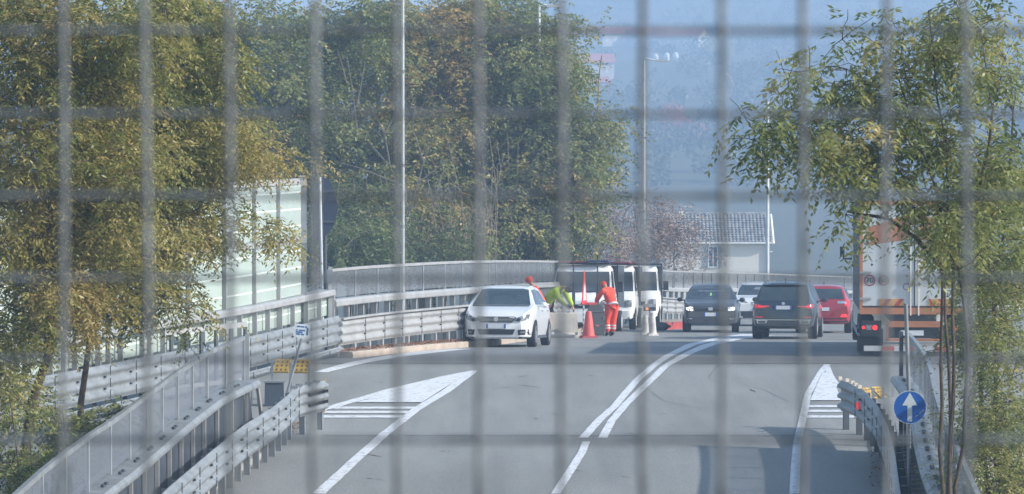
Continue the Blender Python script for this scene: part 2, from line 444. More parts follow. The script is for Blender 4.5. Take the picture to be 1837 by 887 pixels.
GRASS = mat('rough_grass_ground', (0.045, 0.055, 0.022), 0.95, 0, 0.4, 0.6, 0.6, 5, col2=(0.12, 0.10, 0.05))
tag(mb.build('terrain', GRASS, smooth=True), kind='structure')

# haze
HZ = MB().box((0, 1178, 65), (1830, 2440, 164))

me = bpy.data.meshes.new('haze'); me.from_pydata([tuple(v) for v in HZ.v], [], HZ.f); hz = link(bpy.data.objects.new('haze', me))
tag(hz, kind='stuff')
hm = bpy.data.materials.new('haze_air'); hm.use_nodes = True; n = hm.node_tree; n.nodes.remove(n.nodes['Principled BSDF'])
pv = n.nodes.new('ShaderNodeVolumePrincipled'); pv.inputs['Color'].default_value = (0.455, 0.65, 0.94, 1); pv.inputs['Density'].default_value = 0.00125
pv.inputs['Anisotropy'].default_value = 0.0
n.links.new(pv.outputs[0], n.nodes['Material Output'].inputs['Volume']); me.materials.append(hm)

# ------------------------------------------------------------------ barriers
def uv_panel(path, z0, z1, off, side):
    mb = MB(); uvs = []; s = 0
    for i in range(len(path) - 1):
        a, b = path[i], path[i + 1]; n0 = frame_of(path[min(i + 1, len(path) - 1)] - path[max(i - 1, 0)]) * side; n1 = frame_of(path[min(i + 2, len(path) - 1)] - path[i]) * side
        l = (b - a).length
        mb.quad(a + n0 * off + Vector((0, 0, z0)), b + n1 * off + Vector((0, 0, z0)), b + n1 * off + Vector((0, 0, z1)), a + n0 * off + Vector((0, 0, z1)))
        uvs += [s, z0, s + l, z0, s + l, z1, s, z1]; s += l
    return mb, uvs
def wave_profile(z0, h=0.5, waves=3, amp=0.075, th=0.012):
    fr = []; n = waves * 6
    for i in range(n + 1):
        t = i / n; ph = t * waves * 2 * math.pi
        o = amp * (0.5 - 0.5 * math.cos(ph)); o = amp * min(1, max(0, (o / amp - .5) * 1.6 + .5))
        fr.append((o, z0 + h * t))
    bk = [(o - th, z) for o, z in reversed(fr)]
    return fr + bk
def vert_post(parent, p, z0, z1, wx, wy, rz, m, name='post'):
    return MB().box(p + Vector((0, 0, (z0 + z1) / 2)), (wx, wy, z1 - z0), rz).build(name, m, parent)
def heading(path, i):
    t = path[min(i + 1, len(path) - 1)] - path[max(i - 1, 0)]; return math.atan2(t.y, t.x)
def rail_posts(parent, path, step, z0, z1, off, side, m, wx=.10, wy=.06, name='post', first=0):
    pp = resample(path, step)
    base = None
    for i in range(first, len(pp)):
        nrm = frame_of(pp[min(i + 1, len(pp) - 1)] - pp[max(i - 1, 0)]) * side
        p = pp[i] + nrm * off
        if base is None:
            mb = MB().box((0, 0, (z0 + z1) / 2), (wx, wy, z1 - z0)); base = mb.build(name, m, None); base.parent = parent; o = base
        else: o = base.copy(); COL.objects.link(o); o.parent = parent
        o.location = p - ORG[parent.name]; o.rotation_euler.z = heading(pp, i)
def screen_barrier(name, label, path, side, top=2.1, cap=(1.28, 1.44), rail=(0.45, 0.98), low=True, post_step=0.62, panel_step=1.75, screen=None, holes=True, capw=0.30, railoff=0.22, rail_on=True, kerb=False, dark_posts=False, panel_from=None, end_brace=False, SL=None):
    SL = SL or STEELL
    root = empty(name, path[0]); tag(root, label, 'barrier')
    P = smoothpath(path, 0.5, 1)
    z0 = cap[1] + .04
    mbp, uvs = uv_panel(P, z0, top - .03, -0.05, side)
    mbp.build('mesh_panel', screen or SCREEN, root, uvs=uvs)
    MB().sweep(P, [(-.08, top - .035), (-.02, top - .035), (-.02, top + .03), (-.08, top + .03)], side).build('top_rail', SL, root)
    rail_posts(root, P, panel_step, cap[1], top - .035, -.05, side, STEEL, .05, .05, 'screen_post')
    h = capw / 2
    cb = MB().sweep(P, [(-h, cap[0]), (h, cap[0]), (h + .012, cap[0] + .02), (h + .012, cap[1] - .05), (h - .03, cap[1]), (-h, cap[1])], side)
    if holes:
        pp = resample(P, post_step); bm_ = cb; cb.cur = 1
        for i in range(1, len(pp)):
            nrm = frame_of(pp[min(i + 1, len(pp) - 1)] - pp[i - 1]) * side; t = (pp[i] - pp[i - 1]).normalized()
            for q in (-.09, .09): bm_.lathe(pp[i] + nrm * (h * .35) + t * q + Vector((0, 0, cap[1])), (0, 0, 1), [(0, .034), (.03, .034), (.04, .012)], 6)
    cb.build('cap_beam', [SL, STEELDK], root)
    rail_posts(root, P, post_step, 0.0, cap[0], 0.0, side, STEELL if not dark_posts else STEELD, .05, .13 if SL is STEELL else .05, 'post')
    if rail_on:
        MB().sweep(P, wave_profile(rail[0], rail[1] - rail[0]), None if False else side).build('guardrail_beam', SL, root).location = Vector((0, 0, 0))
    return root, P
def shift(path, off, side):
    out = []
    for i, p in enumerate(path):
        nrm = frame_of(path[min(i + 1, len(path) - 1)] - path[max(i - 1, 0)]) * side; out.append(p + nrm * off)
    return out
def guard_beam(root, path, side, z0, z1, m=None, name='guardrail_beam', waves=3):
    mb = MB().sweep(path, wave_profile(z0, z1 - z0, waves), side)
    # lap joints with splice bolts are part of the beam's look
    pp = resample(path, 1.35); b = mb; b.cur = 1
    for i in range(1, len(pp) - 1):
        nrm = frame_of(pp[i + 1] - pp[i - 1]) * side; t = (pp[i + 1] - pp[i - 1]).normalized()
        for k in range(waves):
            zc = z0 + (z1 - z0) * (k + .5) / waves
            b.box(pp[i] + nrm * .082 + Vector((0, 0, zc)), (.012, .012, (z1 - z0) / waves * .8), heading(pp, i))
            if k: b.box(pp[i] + nrm * .02 + t * .12 + Vector((0, 0, z0 + (z1 - z0) * k / waves)), (.05, .05, .035), heading(pp, i))
    return mb.build(name, [m or STEELL, STEELDK], root, smooth=True, angle=50)
# far barrier round the outside of the bend (from its near end post to beyond the truck)
bar1, P1 = screen_barrier('bridge_barrier', 'long galvanised barrier with mesh screen curving round the outside of the bend behind the cars', FARP, 1, screen=SCREENF, post_step=0.95, panel_step=1.0 * 1.6, rail_on=False, holes=False)
guard_beam(bar1, shift(P1, .24, 1), 1, 0.40, 0.98)
MB().sweep(shift(P1, .24, 1), [(.0, .985), (.10, .985), (.10, 1.03), (.0, 1.03)], 1).build('upper_beam', STEELL, bar1)
rail_posts(bar1, shift(P1, .2, 1), 0.95, -.1, .42, 0, 1, STEELL, .09, .06, 'foot_post')
# beige kerb & leaf litter at its foot
kp = shift([p for p in P1 if p.y < 112], .42, 1)
tag(MB().sweep([Vector((p.x, p.y, G(p.y))) for p in kp], [(-.35, 0), (.14, 0), (.14, .13), (.12, .15), (-.35, .15)], 1).build('kerb', KERB), kind='structure')
LEAFB = mat('dead_leaf_litter', (0.16, 0.07, 0.035), 0.9, 0, 0.4, 8, col2=(0.34, 0.17, 0.09))
mb = MB()
for i in range(5200):
    p = random.choice(kp); q = p + Vector((random.gauss(-.12, .10), random.uniform(-.3, .3), 0)); q.z = G(q.y) + .155 + random.random() * .06
    a = random.uniform(0, 6.28); s_ = random.uniform(.02, .045); u = Vector((math.cos(a), math.sin(a), random.uniform(-.5, .7))) * s_; v_ = Vector((-math.sin(a), math.cos(a), random.uniform(-.6, .6))) * s_ * .6
    mb.quad(q - u, q - v_, q + u, q + v_)
for i in range(1500):
    px = random.choice([random.uniform(420, 575), random.uniform(300, 470), random.uniform(1560, 1600)]); py = 760 + abs(random.gauss(0, 50)) if px < 600 else random.uniform(755, 880)
    if px < 600: px = 545 - (py - 745) * 1.25 + random.gauss(0, 13)
    q = at(px, min(py, 890)); q.z += .02 + random.random() * .02
    a = random.uniform(0, 6.28); s_ = random.uniform(.015, .04); u = Vector((math.cos(a), math.sin(a), random.uniform(-.3, .5))) * s_; v_ = Vector((-math.sin(a), math.cos(a), .1)) * s_ * .6
    mb.quad(q - u, q - v_, q + u, q + v_)
tag(mb.build('leaf_litter', LEAFB), kind='stuff')

# green glazed noise barrier along the left ramp
NB0 = [at(590, 523, 1.42), at(510, 541, 1.38), at(430, 558, 1.36), at(300, 580, 1.36), at(150, 606, 1.36), at(20, 625, 1.36)]
NB = []
for (px, yb, s) in ((586, 525, 79), (510, 541, 83), (430, 557, 88), (300, 579, 94), (150, 604, 101), (0, 628, 108), (-160, 655, 116)):
    p = pt(px, yb, FPX / s); p.z -= 1.38; NB.append(p)
NBP = smoothpath(NB, 0.5, 3)
PANEL = mat('pale_green_acoustic_glass', (0.42, 0.50, 0.465), 0.22, 0, 0.08, 0.8, spec=0.6)
PSTRIPE = mat('white_printed_stripe', (0.66, 0.74, 0.72), 0.5, 0, 0.05, 3)
nb = empty('noise_barrier', NBP[0]); tag(nb, 'tall pale green glass noise barrier with white steel bands along the left ramp', 'noise barrier')
NLEN = len(NBP)
pp = resample(NBP, 2.25)
def slab(path, z0, z1, o0, o1): return MB().sweep(path, [(o0, z0), (o1, z0), (o1, z1), (o0, z1)], 1)
for i in range(len(pp) - 1):
    a, b = pp[i], pp[i + 1]; d = (b - a).normalized()
    for z0, z1 in ((0.86, 1.30), (1.46, 2.60), (2.74, 3.88)):
        if i == 0 and z0 > 1: continue
        seg = [a + d * .05, b - d * .05]
        gp = slab(seg, z0, z1, -.012, .012).build('glass_panel', PANEL, nb)
        st = MB()
        k = z0 + .22
        while k < z1 - .1:
            st.sweep(seg, [(.0125, k), (.0155, k), (.0155, k + .035), (.0125, k + .035)], -1); k += .37
        st.build('printed_stripe', PSTRIPE, gp)
slab(NBP[5:], 3.89, 4.02, -.05, .06).build('top_band', STEELL, nb)
slab(NBP[5:], 2.61, 2.73, -.05, .06).build('middle_band', STEELL, nb)
MB().sweep(NBP, [(-.15, 1.31), (.20, 1.31), (.22, 1.33), (.22, 1.41), (.18, 1.45), (-.15, 1.45)], -1).build('cap_beam', STEELL, nb)
rail_posts(nb, NBP, 2.25, 0.0, 4.05, 0.02, -1, STEELL, .06, .14, 'tall_post', first=1)
rail_posts(nb, NBP, 1.125, 0.5, 1.31, .13, -1, STEELL, .05, .10, 'short_post')
guard_beam(nb, shift(NBP, .28, -1), -1, 0.22, 0.86, STEELN, waves=3)  # greyer steel puts the shade on these lower rails into their colour
guard_beam(nb, shift(NBP, .34, -1), -1, 0.02, 0.16, STEELN, waves=1, name='lower_beam')
# end pillar where the two barriers meet
p = NBP[4].copy() + (NBP[5] - NBP[4]) * .5
ep = empty('barrier_end_post', p); tag(ep, 'tall grey steel post closing the end of the green noise barrier', 'post')
MB().box(p + Vector((.05, .05, 2.02)), (.16, .16, 4.04), .1).build('post', STEELD, ep)
MB().box(p + Vector((.05, .05, 4.06)), (.2, .2, .03), .1).build('cap', STEELL, ep)
for z in (1.0, 2.66, 3.9): MB().box(p + Vector((.05, -.035, z)), (.18, .02, .14), .1).build('fixing_plate', STEELL, ep)

p = NBP[0].copy(); ep = empty('short_end_post', p); tag(ep, 'short pale steel post where the ramp barrier meets the far barrier', 'post')
MB().box(p + Vector((.08, .0, .98)), (.09, .14, 1.96), .1).build('post', STEELL, ep)
MB().box(p + Vector((.08, -.08, 1.75)), (.12, .02, .3), .1).build('fixing_plate', STEELD, ep)
# near left barrier: mesh screen on a bolted beam
NL = [at(x, y, 1.95) - Vector((0, 0, 1.95)) for x, y in ((442, 607), (377, 635), (315, 675), (250, 725), (210, 755), (172, 781), (130, 811), (90, 840), (42, 884), (-20, 945), (-80, 1010))]
bar2, P2 = screen_barrier('bridge_barrier', 'near barrier with silvery mesh screen over a bolted beam in the bottom left corner', NL, -1, top=1.95, cap=(1.16, 1.27), rail_on=False, post_step=1.05, panel_step=1.3, capw=.46, dark_posts=False, screen=SCREEN, SL=STEELN)
pl = P2[0]; t2 = (P2[0] - P2[2]).normalized(); n2 = frame_of(P2[0] - P2[2])
MB().box(pl + t2 * .05 + Vector((0, 0, 1.0)), (.07, .09, 2.0), 0).build('end_post', STEEL, bar2)
for q in (-.10, .18):
    MB().tube([pl + n2 * q + Vector((0, 0, 1.2)), pl + t2 * .62 + n2 * q + Vector((0, 0, .05))], .035, 6).build('brace', STEELL, bar2)
MB().quad(pl + n2 * .04 + Vector((0, 0, 1.14)), pl + t2 * .55 + n2 * .04 + Vector((0, 0, .05)), pl + n2 * .04 + Vector((0, 0, .05))).build('brace_web', STEELDK, bar2)
slab(shift(P2, -.05, -1), .02, 1.12, -.01, .01).build('back_plate', STEELDK, bar2)
slab(shift(P2, .02, -1), -.02, .10, -.25, .45).build('base_beam', CONC, bar2)

# near right barrier
NR = [at(x, y, 1.95) - Vector((0, 0, 1.95)) for x, y in ((1624, 601), (1634, 612), (1653, 637), (1664, 667), (1671, 707), (1686, 755), (1708, 803), (1724, 840), (1743, 884), (1775, 950), (1800, 1010))]
bar3, P3 = screen_barrier('bridge_barrier', 'near right barrier with mesh screen and curved white top rail beside the blue arrow sign', NR, 1, top=1.95, cap=(1.16, 1.27), rail_on=False, post_step=.8, panel_step=1.3, screen=SCREENF, capw=.46, SL=STEELN)
pl = P3[0]; MB().box(pl + Vector((-.06, .05, 1.0)), (.06, .08, 2.0)).build('end_post', STEELDK, bar3)
slab(shift(P3, -.05, 1), .02, 1.12, -.01, .01).build('back_plate', STEELDK, bar3)

# cross barrier behind the gore, seen between the trees
CB = [pt(x, y, d) - Vector((0, 0, 1.3)) for x, y, d in ((60, 622, 58), (150, 606, 60), (300, 594, 61.5), (440, 579, 63))]
CBP = smoothpath(CB, .4, 1)
cb = empty('post_railing', CBP[0]); tag(cb, 'plain railing of dark posts between white rails behind the left trees', 'railing')
slab(CBP, 1.22, 1.31, -.06, .06).build('top_rail', STEELL, cb)
slab(CBP, .16, .24, -.04, .04).build('low_rail', STEELL, cb)
rail_posts(cb, CBP, .38, -.3, 1.22, 0, 1, STEELDK, .06, .06, 'post')

# W-beam guard rails at the two gores
GL = [at(x, y, .85) - Vector((0, 0, .85)) for x, y in ((583, 684), (556, 691), (530, 697), (516, 712), (490, 733), (440, 764), (380, 811), (300, 880), (240, 940), (180, 1000))]
GLP = resample(GL, .35)
gl = empty('guardrail', GLP[0]); tag(gl, 'steel triple wave guardrail with a yellow end piece left of the road', 'guardrail')
guard_beam(gl, GLP, -1, .33, .86, STEELN)
rail_posts(gl, GLP, .75, -.02, .80, -.09, -1, STEELD, .06, .10, 'post')
p = GLP[0]; tdir = (GLP[0] - GLP[1]).normalized()
MB().sweep([p + tdir * .002, p + tdir * .07], [(o * 1.3 + .02, z) for o, z in wave_profile(.31, .58)], 1 if False else -1).build('end_cap', YSTEEL, gl)
hb = MB()
for k in range(7):
    q = GLP[0].lerp(GLP[2], k / 6.0); nrm = frame_of(GLP[0] - GLP[2])
    for z in (.50, .68): hb.box(q + nrm * .035 + Vector((0, 0, z)), (.05, .05, .05), 0)
hb.build('slot', BLACK, gl)
hb = MB()
for k in range(4):
    q = GLP[1 + k] + Vector((0, 0, .88)); MB().box(q, (.12, .05, .05), 0).build('top_bolt', STEELD, gl)

GR = [at(x, y, .85) - Vector((0, 0, .85)) for x, y in ((1509, 684), (1528, 690), (1550, 703), (1575, 732), (1593, 770), (1604, 815), (1614, 887), (1622, 960), (1628, 1020))]
GRP = resample(GR, .35)
gr = empty('guardrail', GRP[0]); tag(gr, 'curved steel triple wave guardrail with a red reflector, beside the blue arrow sign', 'guardrail')
guard_beam(gr, GRP, 1, .33, .86, STEELN)
rail_posts(gr, GRP, .75, -.02, .80, -.09, 1, STEELDK, .06, .10, 'post')
q = at(1559, 722, .55, 40, 60); MB().box(GRP[5] + Vector((-.11, -.05, .62)), (.03, .10, .12), .3).build('red_reflector', REDL, gr)
hb = MB()
for k in range(5):
    q = GRP[k]; 
    MB().box(q + Vector((-.03, 0, .90)), (.07, .07, .06), .4).build('top_bolt', CHROME, gr)

gp_ = [at(x, y) for x, y in ((1618, 790), (1626, 830), (1632, 887), (1640, 940))]
gt = empty('steel_ladder', gp_[0]); tag(gt, 'row of steel rungs on the ground between the right guardrail and the right barrier', 'grating')
rr_ = resample(gp_, .22); f = MB()
for i, q in enumerate(rr_): MB().box(q + Vector((.06, 0, .28 + .02 * (i % 2))), (.34, .035, .03), .06).build('rung', STEELL, gt)
for o_ in (-.11, .23): f = MB(); f.tube([q + Vector((o_, 0, .26)) for q in rr_], .018, 6); f.build('side_bar', STEELD, gt)
for q in rr_[::4]: MB().box(q + Vector((.06, 0, .13)), (.04, .04, .27)).build('leg', STEELD, gt)
# gore furniture: yellow perforated plates, blue-grey box
def yellow_guard(loc, rz, label, tilt):
    r = empty('crash_terminal', loc, 0); tag(r, label, 'crash terminal')
    M = Matrix.Rotation(rz, 3, 'Z') @ Matrix.Rotation(tilt, 3, 'X')
    for k in (-1, 1):
        f = MB(); c = Vector(loc) + M @ Vector((k * .2, 0, .38))
        f.box(c + M @ Vector((0, 0, 0)), (.30, .03, .30), M=M)
        f.build('yellow_plate', YSTEEL, r)
        sl = MB()
        for i in range(3):
            for j in range(3): sl.box(c + M @ Vector((-.09 + .09 * i, -.018, -.09 + .09 * j)), (.03, .008, .035), M=M)
        sl.build('slot', STEELDK, r)
    for k in (-.36, 0, .36): MB().box(Vector(loc) + Matrix.Rotation(rz, 3, 'Z') @ Vector((k, .1, .12)), (.05, .05, .5)).build('support_post', STEELD, r)
    return r
q = at(517, 722); yellow_guard(q + Vector((0, .25, .35)), -.2, 'pair of slotted yellow steel plates at the gore behind the left guardrail', R(-38))
q = at(1592, 716); yellow_guard(q + Vector((0, 0, -.15)), .9, 'yellow steel end plate lying behind the right guardrail', R(-50))
q = at(492, 728)
r = empty('gore_box', q); tag(r, 'blue grey steel box standing behind the left guardrail under the tilted white sign', 'box')
MB().box(q + Vector((0, 0, .22)), (.36, .34, .44), .1, taper=.96).build('body', mat('blue_grey_steel', (.06, .08, .11), .5, .2, .1, 3), r)
MB().box(q + Vector((0, 0, .455)), (.40, .38, .03), .1).build('lid', STEELD, r)
for dx in (-.3, -.42): MB().box(q + Vector((dx, -.05, .2)), (.03, .05, .6)).build('side_rail', STEELL, r)

# ------------------------------------------------------------------ signs
def disc(mb, c, r, th, n=40, M=Matrix.Identity(3)):
    b = len(mb.v)
    for s_ in (-th / 2, th / 2):
        for k in range(n):
            a = 2 * math.pi * k / n; mb.v.append(Vector(c) + M @ Vector((r * math.cos(a), s_, r * math.sin(a))))
    for k in range(n): mb.face((b + k, b + (k + 1) % n, b + n + (k + 1) % n, b + n + k))
    mb.face([b + k for k in range(n)][::-1]); mb.face([b + n + k for k in range(n)])
def prism(mb, c, poly, y0_, y1_, M=Matrix.Identity(3)):
    """poly (x, z) in the sign's plane, thickness along y"""
    b = len(mb.v); n = len(poly)
    for yy in (y0_, y1_):
        for x, z in poly: mb.v.append(Vector(c) + M @ Vector((x, yy, z)))
    mb.face([b + k for k in range(n)]); mb.face([b + n + k for k in range(n)][::-1])
    for k in range(n): mb.face((b + k, b + n + k, b + n + (k + 1) % n, b + (k + 1) % n))
D = 44.6; c = pt(1632, 731, D); gb = Vector((c.x - .0, c.y + .06, G(D) - .1)); topp = pt(1625, 545, D + .06)
sg = empty('road_sign', gb); tag(sg, 'round blue road sign with a white upward arrow on a grey pole at right', 'road sign')
MB().tube([gb, pt(1631, 731, D + .06), topp], .028, 12).build('pole', STEELD, sg)
f = MB(); disc(f, c, .231, .012); face_ = f.build('face', SIGNBLUE, sg)
f = MB(); 
ring = MB(); nn = 48
for k in range(nn):
    a0, a1 = 2 * math.pi * k / nn, 2 * math.pi * (k + 1) / nn
    prism(ring, c, [(.222 * math.cos(a0), .222 * math.sin(a0)), (.231 * math.cos(a0), .231 * math.sin(a0)), (.231 * math.cos(a1), .231 * math.sin(a1)), (.222 * math.cos(a1), .222 * math.sin(a1))], -.009, -.0065)
ring.build('rim_line', SIGNWHITE, sg)
prism(f, c, [(-.032, -.195), (.032, -.195), (.032, .025), (.105, .025), (.0, .205), (-.105, .025), (-.032, .025)], -.010, -.0065)
f.build('arrow', SIGNWHITE, sg)
for z in (-.1, .1): MB().box(c + Vector((0, .02, z)), (.09, .04, .04)).build('bracket', STEELD, sg)

# tilted little white sign
D = 57.0; b0 = at(513, 745); b0.y = D; topq = pt(541, 608, D)
sg = empty('information_sign', b0); tag(sg, 'small white sign with blue lines of text on a leaning pole by the left guardrail', 'sign')
lean = math.atan2(topq.x - b0.x, topq.z - b0.z)
MB().tube([b0, topq], .024, 10).build('pole', STEELD, sg)
M = Matrix.Rotation(lean * .45, 3, 'Y') @ Matrix.Rotation(.15, 3, 'Z'); c = pt(541, 593, D - .05)
f = MB().box(c, (.27, .012, .215), M=M); f.build('panel', SIGNWHITE, sg)
f = MB()
for zz, segs in ((.065, [(-.09, -.03), (-.02, .04), (.055, .09)]), (.0, [(-.10, -.07), (-.05, .06)]), (-.035, [(-.10, .02)]), (-.07, [(-.09, -.02), (0, .05)])):
    for a, b in segs: f.box(c + M @ Vector(((a + b) / 2, -.0075, zz)), (b - a, .004, .026), M=M)
f.box(c + M @ Vector((.105, -.0075, -.01)), (.03, .004, .13), M=M)
f.build('text_line', mat('sign_text_blue', (.02, .10, .30), .6), sg)

# dark back of a big sign with its pale pole at the end of the noise barrier
D = 74.5
b0 = pt(583, 640, D); b0.z = G(D)
sg = empty('warning_sign', b0); tag(sg, 'large dark sign seen from behind beside the end of the noise barrier', 'road sign')
poly = [pt(x, y, D + .3) for x, y in ((560, 345), (574, 320), (586, 312), (600, 345), (607, 372), (598, 408), (580, 428), (562, 436))]
cc = sum(poly, Vector()) / len(poly); f = MB(); prism(f, cc, [(p.x - cc.x, p.z - cc.z) for p in poly][::-1], -.015, .015)
f.build('panel', mat('sign_back_dark', (.035, .05, .09), .6, .1, .15, 3), sg)
MB().tube([Vector((b0.x, D + .36, b0.z)), Vector((b0.x - .02, D + .36, cc.z + .4))], .04, 10).build('support_post', STEELDK, sg)
for z in (-.35, .35): MB().box(cc + Vector((0, -.03, z)), (.5, .03, .05)).build('stiffener', STEELDK, sg)
b1 = pt(580, 520, D - .6); b1.z = G(D - .6) + .1; t1 = pt(574, 318, D - .6)
sg = empty('marker_pole', b1); tag(sg, 'thin pale pole rising from the barrier end in front of the dark sign', 'pole')
MB().tube([b1, t1], .03, 10).build('pole', POLEM, sg); MB().lathe(b1, (0, 0, 1), [(0, .09), (.03, .09), (.04, .04)], 12).build('base', STEELD, sg)

# ------------------------------------------------------------------ lamp poles
def lamp_pole(px, d, ytop, r0, label, arm=None, z0=-6.5, topr=None, collar=None):
    b0 = Vector((xa(px, d), d, z0)); t0 = pt(px, ytop, d); t0.x = b0.x
    r = empty('lamp_pole', b0); tag(r, label, 'lamp pole', group='lamp poles beyond the barrier')
    MB().tube([b0, t0], [r0, topr or r0 * .6], 12).build('pole', POLEM, r)
    if arm:
        e = pt(px + arm, ytop - 1, d); m_ = t0.lerp(e, .15) + Vector((0, 0, .12))
        MB().tube([t0, m_, e], .035, 8).build('arm', POLEM, r)
        MB().box(e + Vector((.25 if arm > 0 else -.25, 0, .0)), (.62, .26, .09), taper=.8).build('lamp_head', STEELL, r)
    if collar:
        for yy in collar: q = pt(px, yy, d); q.x = b0.x; MB().lathe(q, (0, 0, 1), [(0, r0 * .95), (.1, r0 * .95)], 12).build('collar', STEELD, r)
    return r
lamp_pole(723, 96, -60, .048, 'tallest thin white lamp pole, cut by the top of the photo before the trees', arm=20, collar=(132, 300, 410), topr=.042)
lamp_pole(1155, 150, 110, .10, 'grey lamp pole with a short arm standing before the hazy hill', arm=22)
lamp_pole(1377, 158, 182, .11, 'pale pole in front of the house corner by the right tree', collar=(182,))
lamp_pole(967, 118.3, 12, .09, 'lamp pole mostly hidden in the green tree, its head showing at the top', arm=16)

# ------------------------------------------------------------------ house and hillside
D = 264.0; S = FPX / D
def hp(px, py, dd=0): return pt(px, py, D + dd)
zg = -8.2; x0, x1 = xa(1196, D), xa(1377, D); ze = hp(0, 432).z; zr = hp(0, 386).z; dep = 5.0
hs = empty('house', ((x0 + x1) / 2, D + dep / 2, zg)); tag(hs, 'small pale house with grey tiled roof and one shuttered window, behind the barrier', 'house')
f = MB().box(((x0 + x1) / 2, D + dep / 2, (zg + ze) / 2), (x1 - x0, dep, ze - zg))
f.quad((x1, D, ze), (x1, D + dep, ze), (x1, D + dep / 2, zr - .1)); f.quad((x0, D, ze), (x0, D + dep / 2, zr - .1), (x0, D + dep, ze))
f.build('wall', RENDERW, hs)
ov = .45; ry = D + dep / 2
TILE = bpy.data.materials.new('grey_roof_tile'); TILE.use_nodes = True; n = TILE.node_tree; b = n.nodes['Principled BSDF']; b.inputs['Roughness'].default_value = .85
tc = n.nodes.new('ShaderNodeTexCoord'); no = n.nodes.new('ShaderNodeTexNoise'); no.inputs['Scale'].default_value = 2.2; n.links.new(tc.outputs['Object'], no.inputs['Vector'])
cr_ = n.nodes.new('ShaderNodeValToRGB'); cr_.color_ramp.elements[0].color = (.16, .16, .17, 1); cr_.color_ramp.elements[1].color = (.34, .33, .33, 1); cr_.color_ramp.elements[0].position = .35; cr_.color_ramp.elements[1].position = .65
n.links.new(no.outputs['Fac'], cr_.inputs[0]); n.links.new(cr_.outputs[0], b.inputs['Base Color'])
for sgn in (-1, 1):
    ea = Vector((0, ry + sgn * (dep / 2 + ov), ze - .12)); rt = Vector((0, ry, zr)); f = MB()
    NXr = 6 * int((x1 - x0 + .8) / .30); NZ = 12
    dirv = rt - ea; nn_ = dirv.cross(Vector((1, 0, 0))); nn_.normalize()
    if nn_.z < 0: nn_ = -nn_
    for j in range(NZ * 2 + 1):
        row = (j + 1) // 2; t = row / NZ if j % 2 == 0 else (j // 2) / NZ
        t = (j // 2) / NZ if j % 2 == 0 else (j // 2 + 1) / NZ
        lift = .07 if j % 2 == 0 else 0.0
        for i in range(NXr + 1):
            x = x0 - .4 + (x1 - x0 + .8) * i / NXr
            h = .085 * abs(math.sin(math.pi * i / 6 )) + lift
            p = ea + dirv * t + nn_ * h; f.v.append(Vector((x, p.y, p.z)))
    for j in range(NZ * 2):
        for i in range(NXr): k = j * (NXr + 1) + i; f.face((k, k + 1, k + NXr + 2, k + NXr + 1))
    ro = f.build('roof_slope', TILE, hs)
MB().tube([Vector((x0 - .4, ry, zr + .06)), Vector((x1 + .4, ry, zr + .06))], .13, 8).build('roof_ridge', TILE, hs)
for sgn in (-1, 1):
    f = MB(); ea = Vector((x1 + .43, ry + sgn * (dep / 2 + ov), ze - .25)); rt = Vector((x1 + .43, ry, zr - .02))
    f.tube([ea, rt], .13, 4); f.build('barge_board', TRIMW, hs)
MB().box(((x0 + x1) / 2, D - ov - .02, ze - .16), (x1 - x0 + .8, .14, .16)).build('gutter', TRIMW, hs)
MB().box(((x0 + x1) / 2, D - ov / 2, ze - .12), (x1 - x0 + .8, ov, .04)).build('soffit', TRIMW, hs)
MB().tube([Vector((x1 - .12, D - .1, ze - .2)), Vector((x1 - .12, D - .1, zg))], .07, 8).build('downpipe', TRIMW, hs)
MB().box((x1 + .02, D + .2, (zg + ze) / 2), (.12, .5, ze - zg)).build('corner_pilaster', TRIMW, hs)
wl = hp(1279, 461); wz = wl.z
wn = MB().box((wl.x, D - .03, wz), (.75, .07, 1.65)).build('window', HGLASS, hs)
f = MB(); f.box((wl.x, D - .08, wz), (.07, .05, 1.65))
for s_ in (-1, 1): f.box((wl.x + s_ * .36, D - .08, wz), (.08, .05, 1.75)); f.box((wl.x, D - .082, wz + s_ * .84), (.8, .05, .09))
f.build('frame', TRIMW, wn)
for s_ in (-1, 1):
    f = MB().box((wl.x + s_ * .56, D - .05, wz), (.28, .06, 1.7))
    for k in range(14): f.box((wl.x + s_ * .56, D - .09, wz - .76 + k * .117), (.24, .03, .05))
    f.build('shutter', SHUT, hs)
ap = hp(1222, 388, dep / 2); at_ = hp(1222, 366, dep / 2)
an = MB().tube([ap, at_], .04, 6); an.build('antenna_mast', TRIMW, hs)
f = MB().tube([hp(1222, 371, dep / 2), hp(1241, 371, dep / 2)], .03, 5)
for k in range(5): q = hp(1226 + 3.4 * k, 371, dep / 2); f.tube([q + Vector((0, -.35, 0)), q + Vector((0, .35, 0))], .02, 4)
f.build('antenna', TRIMW, hs)
MB().box(ap + Vector((0, 0, .15)), (.35, .35, .6)).build('chimney', TRIMW, hs)
MB().tube([hp(1377, 452) + Vector((.2, 0, 0)), hp(1386, 452)], .05, 6).build('outlet_pipe', TRIMW, hs)

